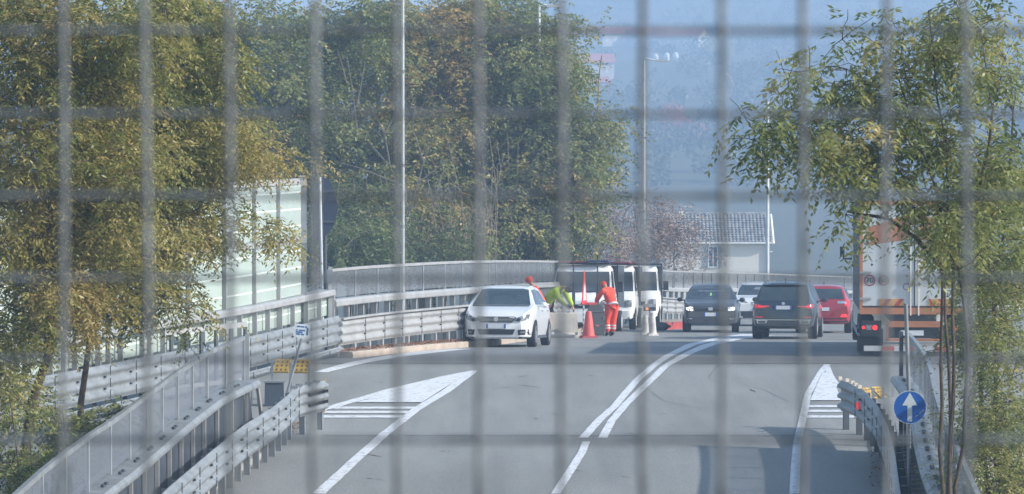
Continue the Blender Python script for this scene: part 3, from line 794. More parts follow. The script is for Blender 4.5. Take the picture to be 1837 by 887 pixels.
# hillside
TERRV = None
def on_hill(px, py):
    kx, kz = ray(px, py); y = 450
    while y < 1990:
        x = kx * y
        if 5 + kz * y <= terr(x, y): return Vector((x, y, terr(x, y)))
        y += 5
    return Vector((kx * 1990, 1990, terr(kx * 1990, 1990)))
RROOF = mat('red_clay_roof', (.50, .13, .09), .9, 0, .2, 1); CREAM = mat('cream_render', (.62, .56, .48), .9, 0, .08, .3); HWIN = mat('far_window_white', (.8, .8, .78), .5, 0, .05, 1)
def far_house(px, py, w_, d_, h_, rz, label, wallm=None, roofm=None):
    b0 = on_hill(px, py); b0.z -= .5
    r = empty('far_house', (0, 0, 0)); tag(r, label, 'house', group='houses on the hazy hillside')
    f = MB().box((0, 0, h_ / 2), (w_, d_, h_)); f.quad((w_ / 2, -d_ / 2, h_), (w_ / 2, d_ / 2, h_), (w_ / 2, 0, h_ + d_ * .28)); f.quad((-w_ / 2, -d_ / 2, h_), (-w_ / 2, 0, h_ + d_ * .28), (-w_ / 2, d_ / 2, h_)); f.build('wall', wallm or CREAM, r)
    f = MB()
    for s_ in (-1, 1):
        a = Vector((-w_ / 2 - .5, s_ * (d_ / 2 + .6), h_ - .15)); bb = Vector((w_ / 2 + .5, s_ * (d_ / 2 + .6), h_ - .15)); c_ = Vector((w_ / 2 + .5, 0, h_ + d_ * .28 + .1)); d2 = Vector((-w_ / 2 - .5, 0, h_ + d_ * .28 + .1))
        up = Vector((0, 0, .25)); f.quad(a, bb, c_, d2); f.quad(a + up, bb + up, c_ + up, d2 + up); f.quad(a, bb, bb + up, a + up)
    f.build('roof', roofm or RROOF, r)
    for k in range(max(2, int(w_ / 3.5))):
        MB().box((-w_ / 2 + (k + .5) * w_ / max(2, int(w_ / 3.5)), -d_ / 2 - .03, h_ * .55), (1.3, .08, 1.6)).build('window', HWIN, r)
    r.location = b0; r.rotation_euler.z = rz
far_house(1070, 142, 10, 9, 5.5, .1, 'hazy hillside house with a red roof beside the green tree top')
far_house(1072, 163, 6, 5, 3, .2, 'low red building just below the red roofed hillside house', RROOF)
far_house(1048, 82, 16, 9, 5, -.1, 'long hazy house at the top left of the hillside')
far_house(1105, 84, 14, 9, 5, .3, 'hazy house left of the arm lamp on the upper hillside')
far_house(1172, 84, 16, 9, 5, -.35, 'broad hazy roof right above the lamp arm')
far_house(1225, 88, 18, 10, 5, -.5, 'rightmost hazy house, turned to the left on the hillside')
f_ = [(1196, 108, 'white domed tank on the hill left of its twin'), (1212, 108, 'white domed tank on the hill right of its twin'), (1176, 110, 'white domed tank by the lamp head on the hill')]
for px, py, lb in f_:
    b0 = on_hill(px, py); r = empty('storage_tank', b0); tag(r, lb, 'tank')
    MB().lathe(b0, (0, 0, 1), [(-1, 1.0), (1.6, 1.0), (2.2, .7), (2.5, .15)], 14).build('shell', TRIMW, r)
    MB().box(b0 + Vector((0, -1.02, .4)), (.5, .06, 1.2)).build('hatch', STEELD, r)

# ------------------------------------------------------------------ vehicles
def lerpf(tab):
    xs, ys = zip(*tab); return lambda x: float(np.interp(x, xs, ys))
def body_mb(L, prof, belt, hw, bot, roofw, roofz, n=72, crown=.025, xr=None):
    """front at +x; half widths, belt, top and bottom heights given along x from -L/2 to L/2"""
    P, B, W, Z, RW = lerpf(prof), lerpf(belt), lerpf(hw), lerpf(bot), lerpf(roofw)
    xs = np.linspace(-L / 2, L / 2, n); xs = np.unique(np.concatenate([xs, [-L / 2 + .03, L / 2 - .03]]))
    def sm(F, x, k=.05): return (F(x - k) + 2 * F(x) + F(x + k)) / 4
    mb = MB(); m = None
    for x in xs:
        zt = sm(P, x); zs = min(sm(B, x), zt - .015); wd = sm(W, x, .03); zb = sm(Z, x); wr = sm(RW, x)
        t = max(0, min(1, (zt - zs) / (roofz - zs)))
        e = wd * .93 * (1 - t) + wr * t; ze = zs + (zt - zs) * .90
        half = [(0, zb), (wd * .80, zb), (wd * .95, zb + .05), (wd * .99, zb + .3 * (zs - zb)), (wd, zb + .58 * (zs - zb)), (wd * .99, zb + .82 * (zs - zb)), (wd * .955, zs), (e + (wd * .955 - e) * .45, zs + (ze - zs) * .5), (e, ze), (e * .93, zt - .006), (e * .5, zt + crown * .7), (0, zt + crown)]
        ring = half + [(-y, z) for y, z in reversed(half[1:-1])]
        if m is None: m = len(ring)
        mb.v += [Vector((x, y, z)) for y, z in ring]
    for i in range(len(xs) - 1):
        for k in range(m): a = i * m; mb.face((a + k, a + (k + 1) % m, a + m + (k + 1) % m, a + m + k))
    mb.face([k for k in range(m)][::-1]); mb.face([(len(xs) - 1) * m + k for k in range(m)])
    return mb
class Car:
    def __init__(s, root, mb, paint, name='body'):
        s.root = root; s.mb = mb; s.bvh = BVHTree.FromPolygons([tuple(v) for v in mb.v], mb.f)
        s.body = mb.build(name, paint, root, smooth=True, angle=38)
    def decal(s, view, poly, m, name, off=.006, depth=.03, cell=.07, parent=None, mirror=False):
        if mirror: s.decal(view, [(-a, b) for a, b in poly], m, name, off, depth, cell, parent)
        ax = {'x': 0, 'y': 1, 'z': 2}[view[0]]; sg_ = 1 if view[1] == '+' else -1
        o2 = [i for i in range(3) if i != ax]
        xs = [p[0] for p in poly]; ys = [p[1] for p in poly]
        area = sum(poly[i][0] * poly[(i + 1) % len(poly)][1] - poly[(i + 1) % len(poly)][0] * poly[i][1] for i in range(len(poly)))
        if area < 0: poly = poly[::-1]
        bm = bmesh.new(); nx = max(1, int((max(xs) - min(xs)) / cell)); ny = max(1, int((max(ys) - min(ys)) / cell))
        g = [[bm.verts.new((min(xs) + (max(xs) - min(xs)) * i / nx, min(ys) + (max(ys) - min(ys)) * j / ny, 0)) for i in range(nx + 1)] for j in range(ny + 1)]
        for j in range(ny):
            for i in range(nx): bm.faces.new((g[j][i], g[j][i + 1], g[j + 1][i + 1], g[j + 1][i]))
        for i in range(len(poly)):
            a, b = poly[i], poly[(i + 1) % len(poly)]
            nrm = Vector((b[1] - a[1], -(b[0] - a[0]), 0))
            if nrm.length < 1e-6: continue
            bmesh.ops.bisect_plane(bm, geom=bm.verts[:] + bm.edges[:] + bm.faces[:], plane_co=(a[0], a[1], 0), plane_no=nrm, clear_outer=True)
        d = Vector((0, 0, 0)); d[ax] = sg_
        for v in bm.verts:
            o = Vector((0, 0, 0)); o[o2[0]] = v.co.x; o[o2[1]] = v.co.y; o[ax] = 12 * sg_
            h = s.bvh.ray_cast(o, -d)
            if h[0] is None:
                o[ax] = 0; h = s.bvh.find_nearest(o + d * 2); q = o.copy(); q[ax] = h[0][ax]
            else: q = h[0]
            v.co = q + d * off
        ret = bmesh.ops.extrude_face_region(bm, geom=bm.faces[:])
        for v in [e for e in ret['geom'] if isinstance(e, bmesh.types.BMVert)]: v.co -= d * depth
        bmesh.ops.recalc_face_normals(bm, faces=bm.faces)
        me = bpy.data.meshes.new(name); bm.to_mesh(me); bm.free()
        me.polygons.foreach_set('use_smooth', [True] * len(me.polygons)); me.set_sharp_from_angle(angle=R(40))
        return add_mesh(name, me, m, parent or s.root)
def wheel(root, x, y, r, w_=.21, rimm=None, steel=False):
    sg_ = 1 if y > 0 else -1
    t = MB().lathe((x, y - sg_ * w_, r), (0, sg_, 0), [(0, r * .5), (0, r * .93), (.02, r * .985), (.05, r), (w_ - .05, r), (w_ - .02, r * .985), (w_, r * .93), (w_ + .004, r * .70), (w_ - .02, r * .68)], 28).build('wheel', TYRE, root, smooth=True, angle=50)
    f = MB(); f.lathe((x, y, r), (0, sg_, 0), [(-.03, r * .68), (.0, r * .69), (.006, r * .64), (-.015, r * .62), (-.04, r * .60), (-.04, .07), (.0, .06), (.004, .02)], 24)
    for k in range(5):
        a = k * 2 * math.pi / 5; M = Matrix.Rotation(a, 3, 'Y'); f.box(Vector((x, y - sg_ * .012, r)) + M @ Vector((0, 0, r * .34)), (.07, .022, r * .58), M=M)
    f.build('rim', rimm or RIM, t, smooth=True, angle=40)
def arc_poly(cx, cz, r, n=14, z0=None): return [(cx + r * math.cos(math.pi * k / n), max(cz + r * math.sin(math.pi * k / n), -9)) for k in range(n + 1)]
def plate(c, view, yc, zc, w_=.50, h=.11, front=True, marks=7):
    p = c.decal(view, [(yc - w_ / 2, zc - h / 2), (yc + w_ / 2, zc - h / 2), (yc + w_ / 2, zc + h / 2), (yc - w_ / 2, zc + h / 2)], PLATE, 'number_plate', .022, .03, .2)
    for s_ in (-1, 1): c.decal(view, [(yc + s_ * w_ / 2 - s_ * .045, zc - h / 2), (yc + s_ * w_ / 2, zc - h / 2), (yc + s_ * w_ / 2, zc + h / 2), (yc + s_ * w_ / 2 - s_ * .045, zc + h / 2)], BLUE, 'blue_band', .026, .004, .2, parent=p)
    return p
def mirrors(root, x, y, z, m, s_=1.0):
    for sg_ in (-1, 1):
        mbm = MB(); c = Vector((x, sg_ * (y + .09 * s_), z))
        mbm.lathe(c + Vector((-.05, 0, 0)), (1, 0, 0), [(0, .075 * s_), (.03, .095 * s_), (.09, .08 * s_), (.13, .03)], 14)
        for v in mbm.v: v.z = z + (v.z - z) * .78
        mbm.box(c + Vector((0, -sg_ * .11 * s_, -.03)), (.05, .12, .03)); mbm.build('mirror', m, root, smooth=True)
def place(root, px, d, rz, toward, z=None):
    """toward: nose to the camera; rz degrees: positive turns the visible image-right flank into view"""
    x = xa(px, d); root.location = (x, d, G(d) if z is None else z)
    slope = math.atan((G(d + 2) - G(d - 2)) / 4)
    if toward: root.rotation_euler = (0, slope, R(-90 - rz))
    else: root.rotation_euler = (0, -slope, R(90 - rz))

def make_hatch(label, paint, front='white'):
    r = empty('hatchback_car'); tag(r, label, 'car'); L = 4.2
    mb = body_mb(L, [(-2.1, .85), (-2.06, 1.0), (-1.75, 1.36), (-1.45, 1.45), (-.5, 1.50), (.25, 1.47), (.45, 1.42), (1.15, 1.03), (1.3, .99), (1.85, .88), (2.02, .80), (2.1, .70)],
                 [(-2.1, .80), (-1.7, .99), (.9, .96), (1.2, .94), (2.0, .79), (2.1, .66)],
                 [(-2.1, .74), (-1.9, .86), (-1.2, .905), (1.2, .905), (1.75, .86), (2.0, .76), (2.1, .62)],
                 [(-2.1, .35), (-1.8, .24), (1.8, .20), (2.1, .22)], [(-2.1, .5), (-1.5, .56), (.3, .60), (1.3, .72), (2.1, .6)], 1.48)
    c = Car(r, mb, paint)
    c.decal('x+', [(-.74, 1.02), (.74, 1.02), (.60, 1.395), (.45, 1.42), (-.45, 1.42), (-.60, 1.395)], GLASS, 'windscreen', .006, .02)
    for v_ in ('y+', 'y-'):
        c.decal(v_, [(-.45, 1.02), (.86, 1.03), (.30, 1.38), (-.45, 1.40)], GLASS, 'side_window', .006)
        c.decal(v_, [(-1.5, 1.05), (-.55, 1.02), (-.55, 1.40), (-1.3, 1.35)], GLASS, 'side_window', .006)
        for wx in (-1.3, 1.33): c.decal(v_, arc_poly(wx, .31, .36) , BLACK, 'wheel_arch', .004)
        c.decal(v_, [(-.9, .21), (.95, .21), (.95, .28), (-.9, .28)], DGREY, 'sill', .01)
        for dx in (.05, -1.0): c.decal(v_, [(dx, .86), (dx + .16, .86), (dx + .16, .89), (dx, .89)], CHROME, 'door_handle', .03, .03)
    # front
    c.decal('x+', [(-.40, .60), (.40, .60), (.52, .72), (.45, .745), (-.45, .745), (-.52, .72)], BLACK, 'grille', .012)
    for z in (.635, .67, .705): c.decal('x+', [(-.42, z), (.42, z), (.42, z + .010), (-.42, z + .010)], CHROME, 'grille_bar', .018, .01)
    c.decal('x+', [(-.055, .655), (.0, .62), (.055, .655), (.05, .735), (-.05, .735)], CHROME, 'emblem', .03, .02, .02)
    c.decal('x+', [(.42, .64), (.60, .615), (.79, .68), (.82, .80), (.74, .80), (.55, .73)], LAMPG, 'headlight', .012, mirror=True)
    c.decal('x+', [(.50, .648), (.60, .635), (.64, .70), (.55, .71)], BLACK, 'lamp_bezel', .018, .01, mirror=True)
    c.decal('x+', [(-.42, .31), (.42, .31), (.48, .44), (-.48, .44)], BLACK, 'air_intake', .012)
    c.decal('x+', [(.56, .30), (.83, .31), (.87, .44), (.54, .43)], BLACK, 'fog_lamp_housing', .012, mirror=True)
    c.decal('x+', [(.62, .355), (.78, .36), (.78, .385), (.62, .38)], CHROME, 'fog_trim', .02, .01, mirror=True)
    c.decal('x+', [(-.62, .215), (.62, .215), (.66, .25), (-.66, .25)], DGREY, 'splitter', .02)
    plate(c, 'x+', 0, .515)
    c.decal('x+', [(-.72, .985), (.72, .985), (.73, 1.015), (-.73, 1.015)], BLACK, 'wiper_cowl', .004)
    # rear
    c.decal('x-', [(-.62, 1.02), (.62, 1.02), (.52, 1.33), (-.52, 1.33)], GLASS, 'rear_window')
    c.decal('x-', [(.5, .72), (.80, .72), (.80, .90), (.5, .86)], REDL, 'tail_light', .01, mirror=True); plate(c, 'x-', 0, .6)
    mirrors(r, .62, .92, 1.02, paint)
    for x in (-1.3, 1.33):
        for y in (-.91, .91): wheel(r, x, y, .315)
    return r
h = make_hatch('white hatchback facing the camera beside the left barrier, its right flank in the sun', WHITEP)
place(h, 911, 82.9, 8, True); h.scale = (1.0, 1.0, 1.04)

def make_grey(label):
    r = empty('family_car'); tag(r, label, 'car'); L = 4.4
    mb = body_mb(L, [(-2.2, .9), (-2.1, 1.1), (-1.75, 1.48), (-1.4, 1.56), (-.3, 1.60), (.3, 1.57), (.5, 1.52), (1.2, 1.10), (1.35, 1.06), (1.9, .98), (2.1, .90), (2.2, .78)],
                 [(-2.2, .85), (-1.7, 1.02), (1.2, 1.02), (2.0, .9), (2.2, .74)],
                 [(-2.2, .76), (-1.9, .87), (-1.2, .91), (1.2, .91), (1.8, .88), (2.1, .8), (2.2, .7)],
                 [(-2.2, .35), (-1.8, .26), (1.8, .24), (2.2, .26)], [(-2.2, .5), (-1.5, .58), (.3, .64), (1.4, .76), (2.2, .66)], 1.58)
    c = Car(r, mb, GREYP)
    c.decal('x+', [(-.78, 1.09), (.78, 1.09), (.64, 1.49), (-.64, 1.49)], GLASS, 'windscreen', .006, .02)
    c.decal('x+', [(-.03, 1.22), (.03, 1.22), (.03, 1.31), (-.03, 1.31)], mat('green_air_freshener', (.25, .6, .15), .6), 'air_freshener', .012, .01)
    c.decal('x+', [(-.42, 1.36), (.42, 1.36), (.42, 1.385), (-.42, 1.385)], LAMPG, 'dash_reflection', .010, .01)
    for v_ in ('y+', 'y-'):
        c.decal(v_, [(-1.5, 1.10), (.85, 1.10), (.35, 1.48), (-1.3, 1.46)], GLASS, 'side_window')
        for wx in (-1.35, 1.38): c.decal(v_, arc_poly(wx, .32, .37), BLACK, 'wheel_arch', .004)
    c.decal('x+', [(-.50, .70), (.50, .70), (.54, .86), (-.54, .86)], BLACK, 'grille', .010)
    for z in (.74, .79): c.decal('x+', [(-.5, z), (.5, z), (.5, z + .012), (-.5, z + .012)], DGREY, 'grille_bar', .016, .01)
    c.decal('x+', [(-.07, .73), (.07, .73), (.07, .84), (-.07, .84)], CHROME, 'emblem', .025, .02, .02)
    c.decal('x+', [(.54, .70), (.82, .74), (.84, .88), (.56, .86)], LAMPG, 'headlight', .012, mirror=True)
    c.decal('x+', [(.56, .73), (.78, .755), (.78, .83), (.56, .82)], LITLAMP2, 'lit_lamp', .02, .01, mirror=True)
    c.decal('x+', [(-.72, .735), (-.60, .735), (-.60, .835), (-.72, .835)], LITLAMP, 'headlight_beam', .026, .01)
    c.decal('x+', [(-.74, .32), (.74, .32), (.78, .52), (-.78, .52)], DGREY, 'air_intake', .010)
    c.decal('x+', [(.60, .44), (.76, .44), (.76, .47), (.60, .47)], CHROME, 'fog_trim', .02, .01, mirror=True)
    c.decal('x+', [(-.72, .25), (.72, .25), (.74, .30), (-.74, .30)], BLACK, 'splitter', .015)
    plate(c, 'x+', 0, .60, .44, .12)
    c.decal('x-', [(-.62, 1.1), (.62, 1.1), (.52, 1.42), (-.52, 1.42)], GLASS, 'rear_window')
    c.decal('x-', [(.5, .8), (.80, .8), (.80, .95), (.5, .92)], REDL, 'tail_light', .01, mirror=True)
    mirrors(r, .68, .93, 1.08, BLACK)
    for x in (-1.35, 1.38):
        for y in (-.91, .91): wheel(r, x, y, .32, .23)
    return r
h = make_grey('dark grey car facing the camera with one headlight glaring, behind the double line')
place(h, 1276, 109.6, 4, True); h.scale = (1.03, 1.03, 1.0)

def make_whitecar(label):
    r = empty('compact_suv'); tag(r, label, 'car'); L = 4.4
    mb = body_mb(L, [(-2.2, 1.0), (-2.1, 1.2), (-1.75, 1.50), (-1.3, 1.60), (-.3, 1.63), (.3, 1.60), (.5, 1.54), (1.15, 1.16), (1.3, 1.12), (1.9, 1.03), (2.1, .94), (2.2, .80)],
                 [(-2.2, .9), (-1.7, 1.1), (1.2, 1.09), (2.0, .96), (2.2, .76)],
                 [(-2.2, .76), (-1.9, .87), (-1.2, .91), (1.2, .91), (1.8, .88), (2.1, .8), (2.2, .7)],
                 [(-2.2, .4), (-1.8, .28), (1.8, .26), (2.2, .28)], [(-2.2, .5), (-1.5, .58), (.3, .66), (1.4, .78), (2.2, .66)], 1.61)
    c = Car(r, mb, WHITEP)
    c.decal('x+', [(-.80, 1.15), (.80, 1.15), (.67, 1.53), (-.67, 1.53)], GLASS, 'windscreen')
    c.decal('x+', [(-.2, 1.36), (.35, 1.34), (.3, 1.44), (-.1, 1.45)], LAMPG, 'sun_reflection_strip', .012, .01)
    for v_ in ('y+', 'y-'):
        c.decal(v_, [(-1.5, 1.16), (.85, 1.16), (.4, 1.52), (-1.3, 1.5)], GLASS, 'side_window')
        for wx in (-1.35, 1.38): c.decal(v_, arc_poly(wx, .33, .38), BLACK, 'wheel_arch', .004)
    c.decal('x+', [(-.30, .86), (-.12, .70), (.12, .70), (.30, .86), (.26, .90), (-.26, .90)], BLACK, 'grille', .012)
    c.decal('x+', [(-.30, .90), (-.14, .69), (-.11, .69), (-.24, .90)], CHROME, 'grille_trim', .018, .01, mirror=True)
    c.decal('x+', [(-.07, .77), (.07, .77), (.08, .83), (0, .88), (-.08, .83)], CHROME, 'emblem', .03, .02, .02)
    c.decal('x+', [(.38, .86), (.78, .90), (.83, 1.0), (.5, .93)], LAMPG, 'headlight', .012, mirror=True)
    c.decal('x+', [(-.76, .30), (.76, .30), (.80, .56), (-.80, .56)], BLACK, 'lower_bumper', .012)
    plate(c, 'x+', 0, .62, .46, .12)
    c.decal('x-', [(-.62, 1.15), (.62, 1.15), (.52, 1.46), (-.52, 1.46)], GLASS, 'rear_window')
    mirrors(r, .68, .93, 1.13, BLACK)
    for x in (-1.35, 1.38):
        for y in (-.91, .91): wheel(r, x, y, .33, .23)
    return r
h = make_whitecar('white car facing the camera, half hidden between the grey car and the dark blue SUV')
place(h, 1361, 122, 4, True)

def make_suv(label):
    r = empty('suv_car'); tag(r, label, 'car'); L = 4.7
    mb = body_mb(L, [(-2.35, .92), (-2.30, 1.12), (-2.02, 1.50), (-1.85, 1.62), (-1.3, 1.68), (-.3, 1.70), (.3, 1.67), (.5, 1.62), (1.2, 1.16), (1.35, 1.12), (2.1, 1.0), (2.35, .8)],
                 [(-2.35, .90), (-2.1, 1.10), (-1.7, 1.12), (1.2, 1.08), (2.1, .95), (2.35, .76)],
                 [(-2.35, .84), (-2.2, .90), (-1.2, .945), (1.2, .945), (1.9, .90), (2.2, .82), (2.35, .7)],
                 [(-2.35, .38), (-2.0, .30), (2.0, .28), (2.35, .3)], [(-2.35, .60), (-1.9, .66), (.3, .68), (1.4, .78), (2.35, .66)], 1.68)
    c = Car(r, mb, NAVYP)
    c.decal('x-', [(-.76, 1.13), (.76, 1.13), (.64, 1.54), (.55, 1.57), (-.55, 1.57), (-.64, 1.54)], GLASS, 'rear_window')
    c.decal('x-', [(-.60, 1.59), (.60, 1.59), (.62, 1.635), (-.62, 1.635)], NAVYP, 'roof_spoiler', .10, .12)
    for v_ in ('y+', 'y-'):
        c.decal(v_, [(-1.75, 1.2), (-1.6, 1.16), (.95, 1.16), (.42, 1.57), (-1.3, 1.58)], GLASS, 'side_window')
        for wx in (-1.42, 1.45): c.decal(v_, arc_poly(wx, .37, .43), BLACK, 'wheel_arch', .004)
        c.decal(v_, [(-.9, .30), (.9, .30), (.9, .42), (-.9, .42)], DGREY, 'sill', .012)
        for dx in (.1, -.95): c.decal(v_, [(dx, 1.0), (dx + .18, 1.0), (dx + .18, 1.03), (dx, 1.03)], CHROME, 'door_handle', .03, .03)
    c.decal('x-', [(.36, .93), (.80, .90), (.88, .96), (.84, 1.06), (.74, 1.02), (.36, .99)], REDL, 'tail_light', .014, mirror=True)
    c.decal('x-', [(.42, .955), (.80, .955), (.80, .97), (.42, .97)], REDLIT, 'light_bar', .02, .01, mirror=True)
    c.decal('x-', [(-.05, 1.03), (-.02, 1.0), (.02, 1.0), (.05, 1.03), (.05, 1.06), (.02, 1.09), (-.02, 1.09), (-.05, 1.06)], CHROME, 'emblem', .02, .02, .02)
    c.decal('x-', [(-.30, .86), (.30, .86), (.33, .99), (-.33, .99)], BLACK, 'plate_recess', .008)
    plate(c, 'x-', 0, .925, .50, .11)
    pm = MB()
    c.decal('x-', [(-.80, .33), (.80, .33), (.84, .52), (-.84, .52)], DGREY, 'bumper_insert', .014)
    c.decal('x-', [(-.82, .555), (.82, .555), (.84, .575), (-.84, .575)], CHROME, 'bumper_trim', .018, .02)
    c.decal('x-', [(.50, .46), (.76, .46), (.78, .55), (.46, .55)], CHROME, 'exhaust_trim', .024, .02, mirror=True)
    c.decal('x-', [(.53, .475), (.73, .475), (.74, .525), (.51, .525)], BLACK, 'exhaust_tip', .03, .01, mirror=True)
    c.decal('x-', [(.60, .63), (.82, .63), (.82, .655), (.60, .655)], REDL, 'reflector', .012, .02, mirror=True)
    c.decal('x-', [(-.72, .80), (.72, .80), (.72, .806), (-.72, .806)], BLACK, 'tailgate_gap', .003, .004)
    c.decal('x-', [(-.40, .32), (.40, .32), (.36, .40), (-.36, .40)], STEELD, 'skid_plate', .02)
    c.decal('x+', [(-.78, 1.16), (.78, 1.16), (.64, 1.56), (-.64, 1.56)], GLASS, 'windscreen')
    c.decal('x+', [(-.4, .6), (.4, .6), (.42, .85), (-.42, .85)], BLACK, 'grille'); c.decal('x+', [(.5, .72), (.8, .75), (.82, .86), (.5, .84)], LAMPG, 'headlight', .01, mirror=True)
    for s_ in (-1, 1): MB().tube([(-1.5, s_ * .62, 1.685), (-1.4, s_ * .62, 1.73), (.1, s_ * .62, 1.73), (.25, s_ * .62, 1.69)], .018, 6).build('roof_rail', CHROME, r)
    f = MB(); f.box((-1.35, 0, 1.75), (.14, .035, .07), taper=.5); f.build('antenna_fin', BLACK, r)
    f = MB(); 
    for s_ in (-.38, .38): f.box((-.9, s_, 1.28), (.12, .26, .22), taper=.8)
    mirrors(r, .72, .95, 1.14, NAVYP)
    for x in (-1.42, 1.45):
        for y in (-.95, .95): wheel(r, x, y, .375, .27)
    return r
h = make_suv('dark blue SUV seen from behind with red tail lights, waiting left of the red car')
place(h, 1414.5, 96.8, 8.5, False)

def make_red(label):
    r = empty('city_suv'); tag(r, label, 'car'); L = 4.3
    mb = body_mb(L, [(-2.15, .92), (-2.08, 1.15), (-1.85, 1.42), (-1.7, 1.53), (-1.2, 1.58), (-.2, 1.60), (.4, 1.56), (1.2, 1.10), (2.0, .95), (2.15, .8)],
                 [(-2.15, .90), (-1.8, 1.12), (1.2, 1.04), (2.1, .85), (2.15, .76)],
                 [(-2.15, .80), (-2.0, .87), (-1.2, .915), (1.2, .91), (2.0, .82), (2.15, .7)],
                 [(-2.15, .42), (-1.9, .30), (1.9, .28), (2.15, .3)], [(-2.15, .56), (-1.7, .60), (.3, .64), (1.4, .76), (2.15, .66)], 1.58)
    c = Car(r, mb, REDP)
    c.decal('x-', [(-.68, 1.12), (.68, 1.12), (.58, 1.46), (-.58, 1.46)], GLASS, 'rear_window')
    c.decal('x-', [(.46, .98), (.72, .98), (.74, 1.06), (.46, 1.06)], CHROME, 'tail_light', .014, mirror=True)
    c.decal('x-', [(.66, .90), (.84, .90), (.84, 1.08), (.74, 1.08)], REDL, 'tail_light', .016, mirror=True)
    c.decal('x-', [(-.70, .30), (.70, .30), (.76, .50), (-.76, .50)], DGREY, 'lower_bumper', .014)
    c.decal('x-', [(.56, .54), (.80, .54), (.82, .62), (.62, .64)], REDLIT, 'rear_fog_light', .016, mirror=True)
    c.decal('x-', [(-.2, .74), (.2, .74), (.2, .85), (-.2, .85)], PLATE, 'number_plate', .016)
    c.decal('x-', [(-.6, .70), (.6, .70), (.6, .706), (-.6, .706)], BLACK, 'tailgate_gap', .003, .004)
    for v_ in ('y+', 'y-'):
        c.decal(v_, [(-1.6, 1.14), (.85, 1.10), (.4, 1.47), (-1.3, 1.48)], GLASS, 'side_window')
        for wx in (-1.3, 1.33): c.decal(v_, arc_poly(wx, .33, .39), BLACK, 'wheel_arch', .004)
    c.decal('x+', [(-.74, 1.12), (.74, 1.12), (.62, 1.48), (-.62, 1.48)], GLASS, 'windscreen')
    MB().box((-1.1, 0, 1.65), (.14, .035, .07), taper=.5).build('antenna_fin', BLACK, r)
    mirrors(r, .66, .93, 1.08, REDP)
    for x in (-1.3, 1.33):
        for y in (-.915, .915): wheel(r, x, y, .33, .24)
    return r
h = make_red('bright red car seen from behind, between the dark blue SUV and the truck')
place(h, 1480, 107.5, 7, False)

# white work vans with dark box bodies
def make_van(label, variant=0):
    r = empty('work_van'); tag(r, label, 'van', group='white work vans parked in a row'); L = 2.3
    mb = body_mb(L, [(-1.15, 2.18), (-.9, 2.22), (-.1, 2.22), (.12, 2.14), (.62, 1.42), (.72, 1.36), (1.05, 1.20), (1.15, 1.02)],
                 [(-1.15, 1.32), (.5, 1.30), (1.0, 1.12), (1.15, .98)],
                 [(-1.15, 1.0), (.3, 1.0), (.85, .97), (1.08, .90), (1.15, .78)],
                 [(-1.15, .42), (1.15, .36)], [(-1.15, .86), (0, .86), (.7, .94), (1.15, .8)], 2.2)
    c = Car(r, mb, WHITEV, 'cab')
    c.decal('x+', [(-.90, 1.34), (.90, 1.34), (.84, 2.02), (-.84, 2.02)], GLASSV, 'windscreen', .008, .02)
    for a, b in ((-.3, .35),): c.decal('x+', [(a, 1.33), (b, 1.36), (b, 1.375), (a, 1.345)], BLACK, 'wiper', .02, .01, mirror=True)
    for v_ in ('y+', 'y-'):
        c.decal(v_, [(-.72, 1.34), (.42, 1.34), (.08, 2.02), (-.72, 2.05)], GLASS, 'side_window', .008)
        c.decal(v_, [(-.82, .5), (-.81, .5), (-.81, 2.1), (-.82, 2.1)], DGREY, 'door_gap', .003, .004)
        c.decal(v_, arc_poly(.55, .37, .42), BLACK, 'wheel_arch', .004)
        c.decal(v_, [(-.70, 1.16), (-.5, 1.16), (-.5, 1.20), (-.70, 1.20)], BLACK, 'door_handle', .03, .03)
    c.decal('x+', [(-.44, .82), (.44, .82), (.48, .95), (-.48, .95)], BLACK, 'grille', .012)
    for z in (.85, .90): c.decal('x+', [(-.44, z), (.44, z), (.44, z + .014), (-.44, z + .014)], DGREY, 'grille_bar', .02, .01)
    c.decal('x+', [(-.09, .91), (.09, .91), (.07, .97), (-.07, .97)], CHROME, 'emblem', .03, .02)
    c.decal('x+', [(.58, .80), (.86, .80), (.88, 1.06), (.62, 1.02)], LAMPG, 'headlight', .014, mirror=True)
    c.decal('x+', [(-.85, .38), (.85, .38), (.90, .66), (-.90, .66)], WHITEV, 'bumper', .03, .05)
    plate(c, 'x+', 0, .54)
    for s_ in (-1, 1):
        f = MB().box((.48, s_ * 1.20, 1.52), (.10, .20, .34), taper=.9); f.tube([(.45, s_ * 1.0, 1.42), (.47, s_ * 1.12, 1.42)], .025, 6); f.build('mirror', BLACK, r)
    # body behind the cab
    f = MB().box((-3.1, 0, 1.52), (3.6, 1.94, 1.38)); f.build('cargo_box', mat('dark_tarpaulin', (.06, .07, .09), .8, 0, .2, 3), r)
    f = MB().box((-1.26, 0, 2.30), (.05, 2.02, .05)); 
    for s_ in (-1, 1): f.box((-1.26, s_ * 1.0, 1.6), (.05, .05, 1.4))
    f.build('headboard_frame', BLACK, r)
    rk = MB()
    for s_ in (-1, 1): rk.box((-.55, s_ * .82, 2.29), (1.4, .05, .05))
    for x in (-.2, -.9): rk.box((x, 0, 2.29), (.05, 1.8, .05))
    rack = rk.build('roof_rack', BLACK, r)
    MB().box((-.5, -.35 if variant != 1 else .3, 2.34), (1.5, .9, .045)).build('red_board', mat('dark_red_board', (.25, .03, .05), .7, 0, .2, 3), rack)
    if variant == 0: MB().box((-.4, .45, 2.36), (1.4, .7, .05)).build('blue_board', mat('dark_blue_board', (.02, .03, .12), .7, 0, .2, 3), rack)
    MB().box((-2.6, 0, .62), (4.2, .8, .24)).build('chassis', BLACK, r)
    for x in (.55, -3.4):
        for y in (-1.0, 1.0): wheel(r, x, y, .36, .24, WHITEV)
    return r
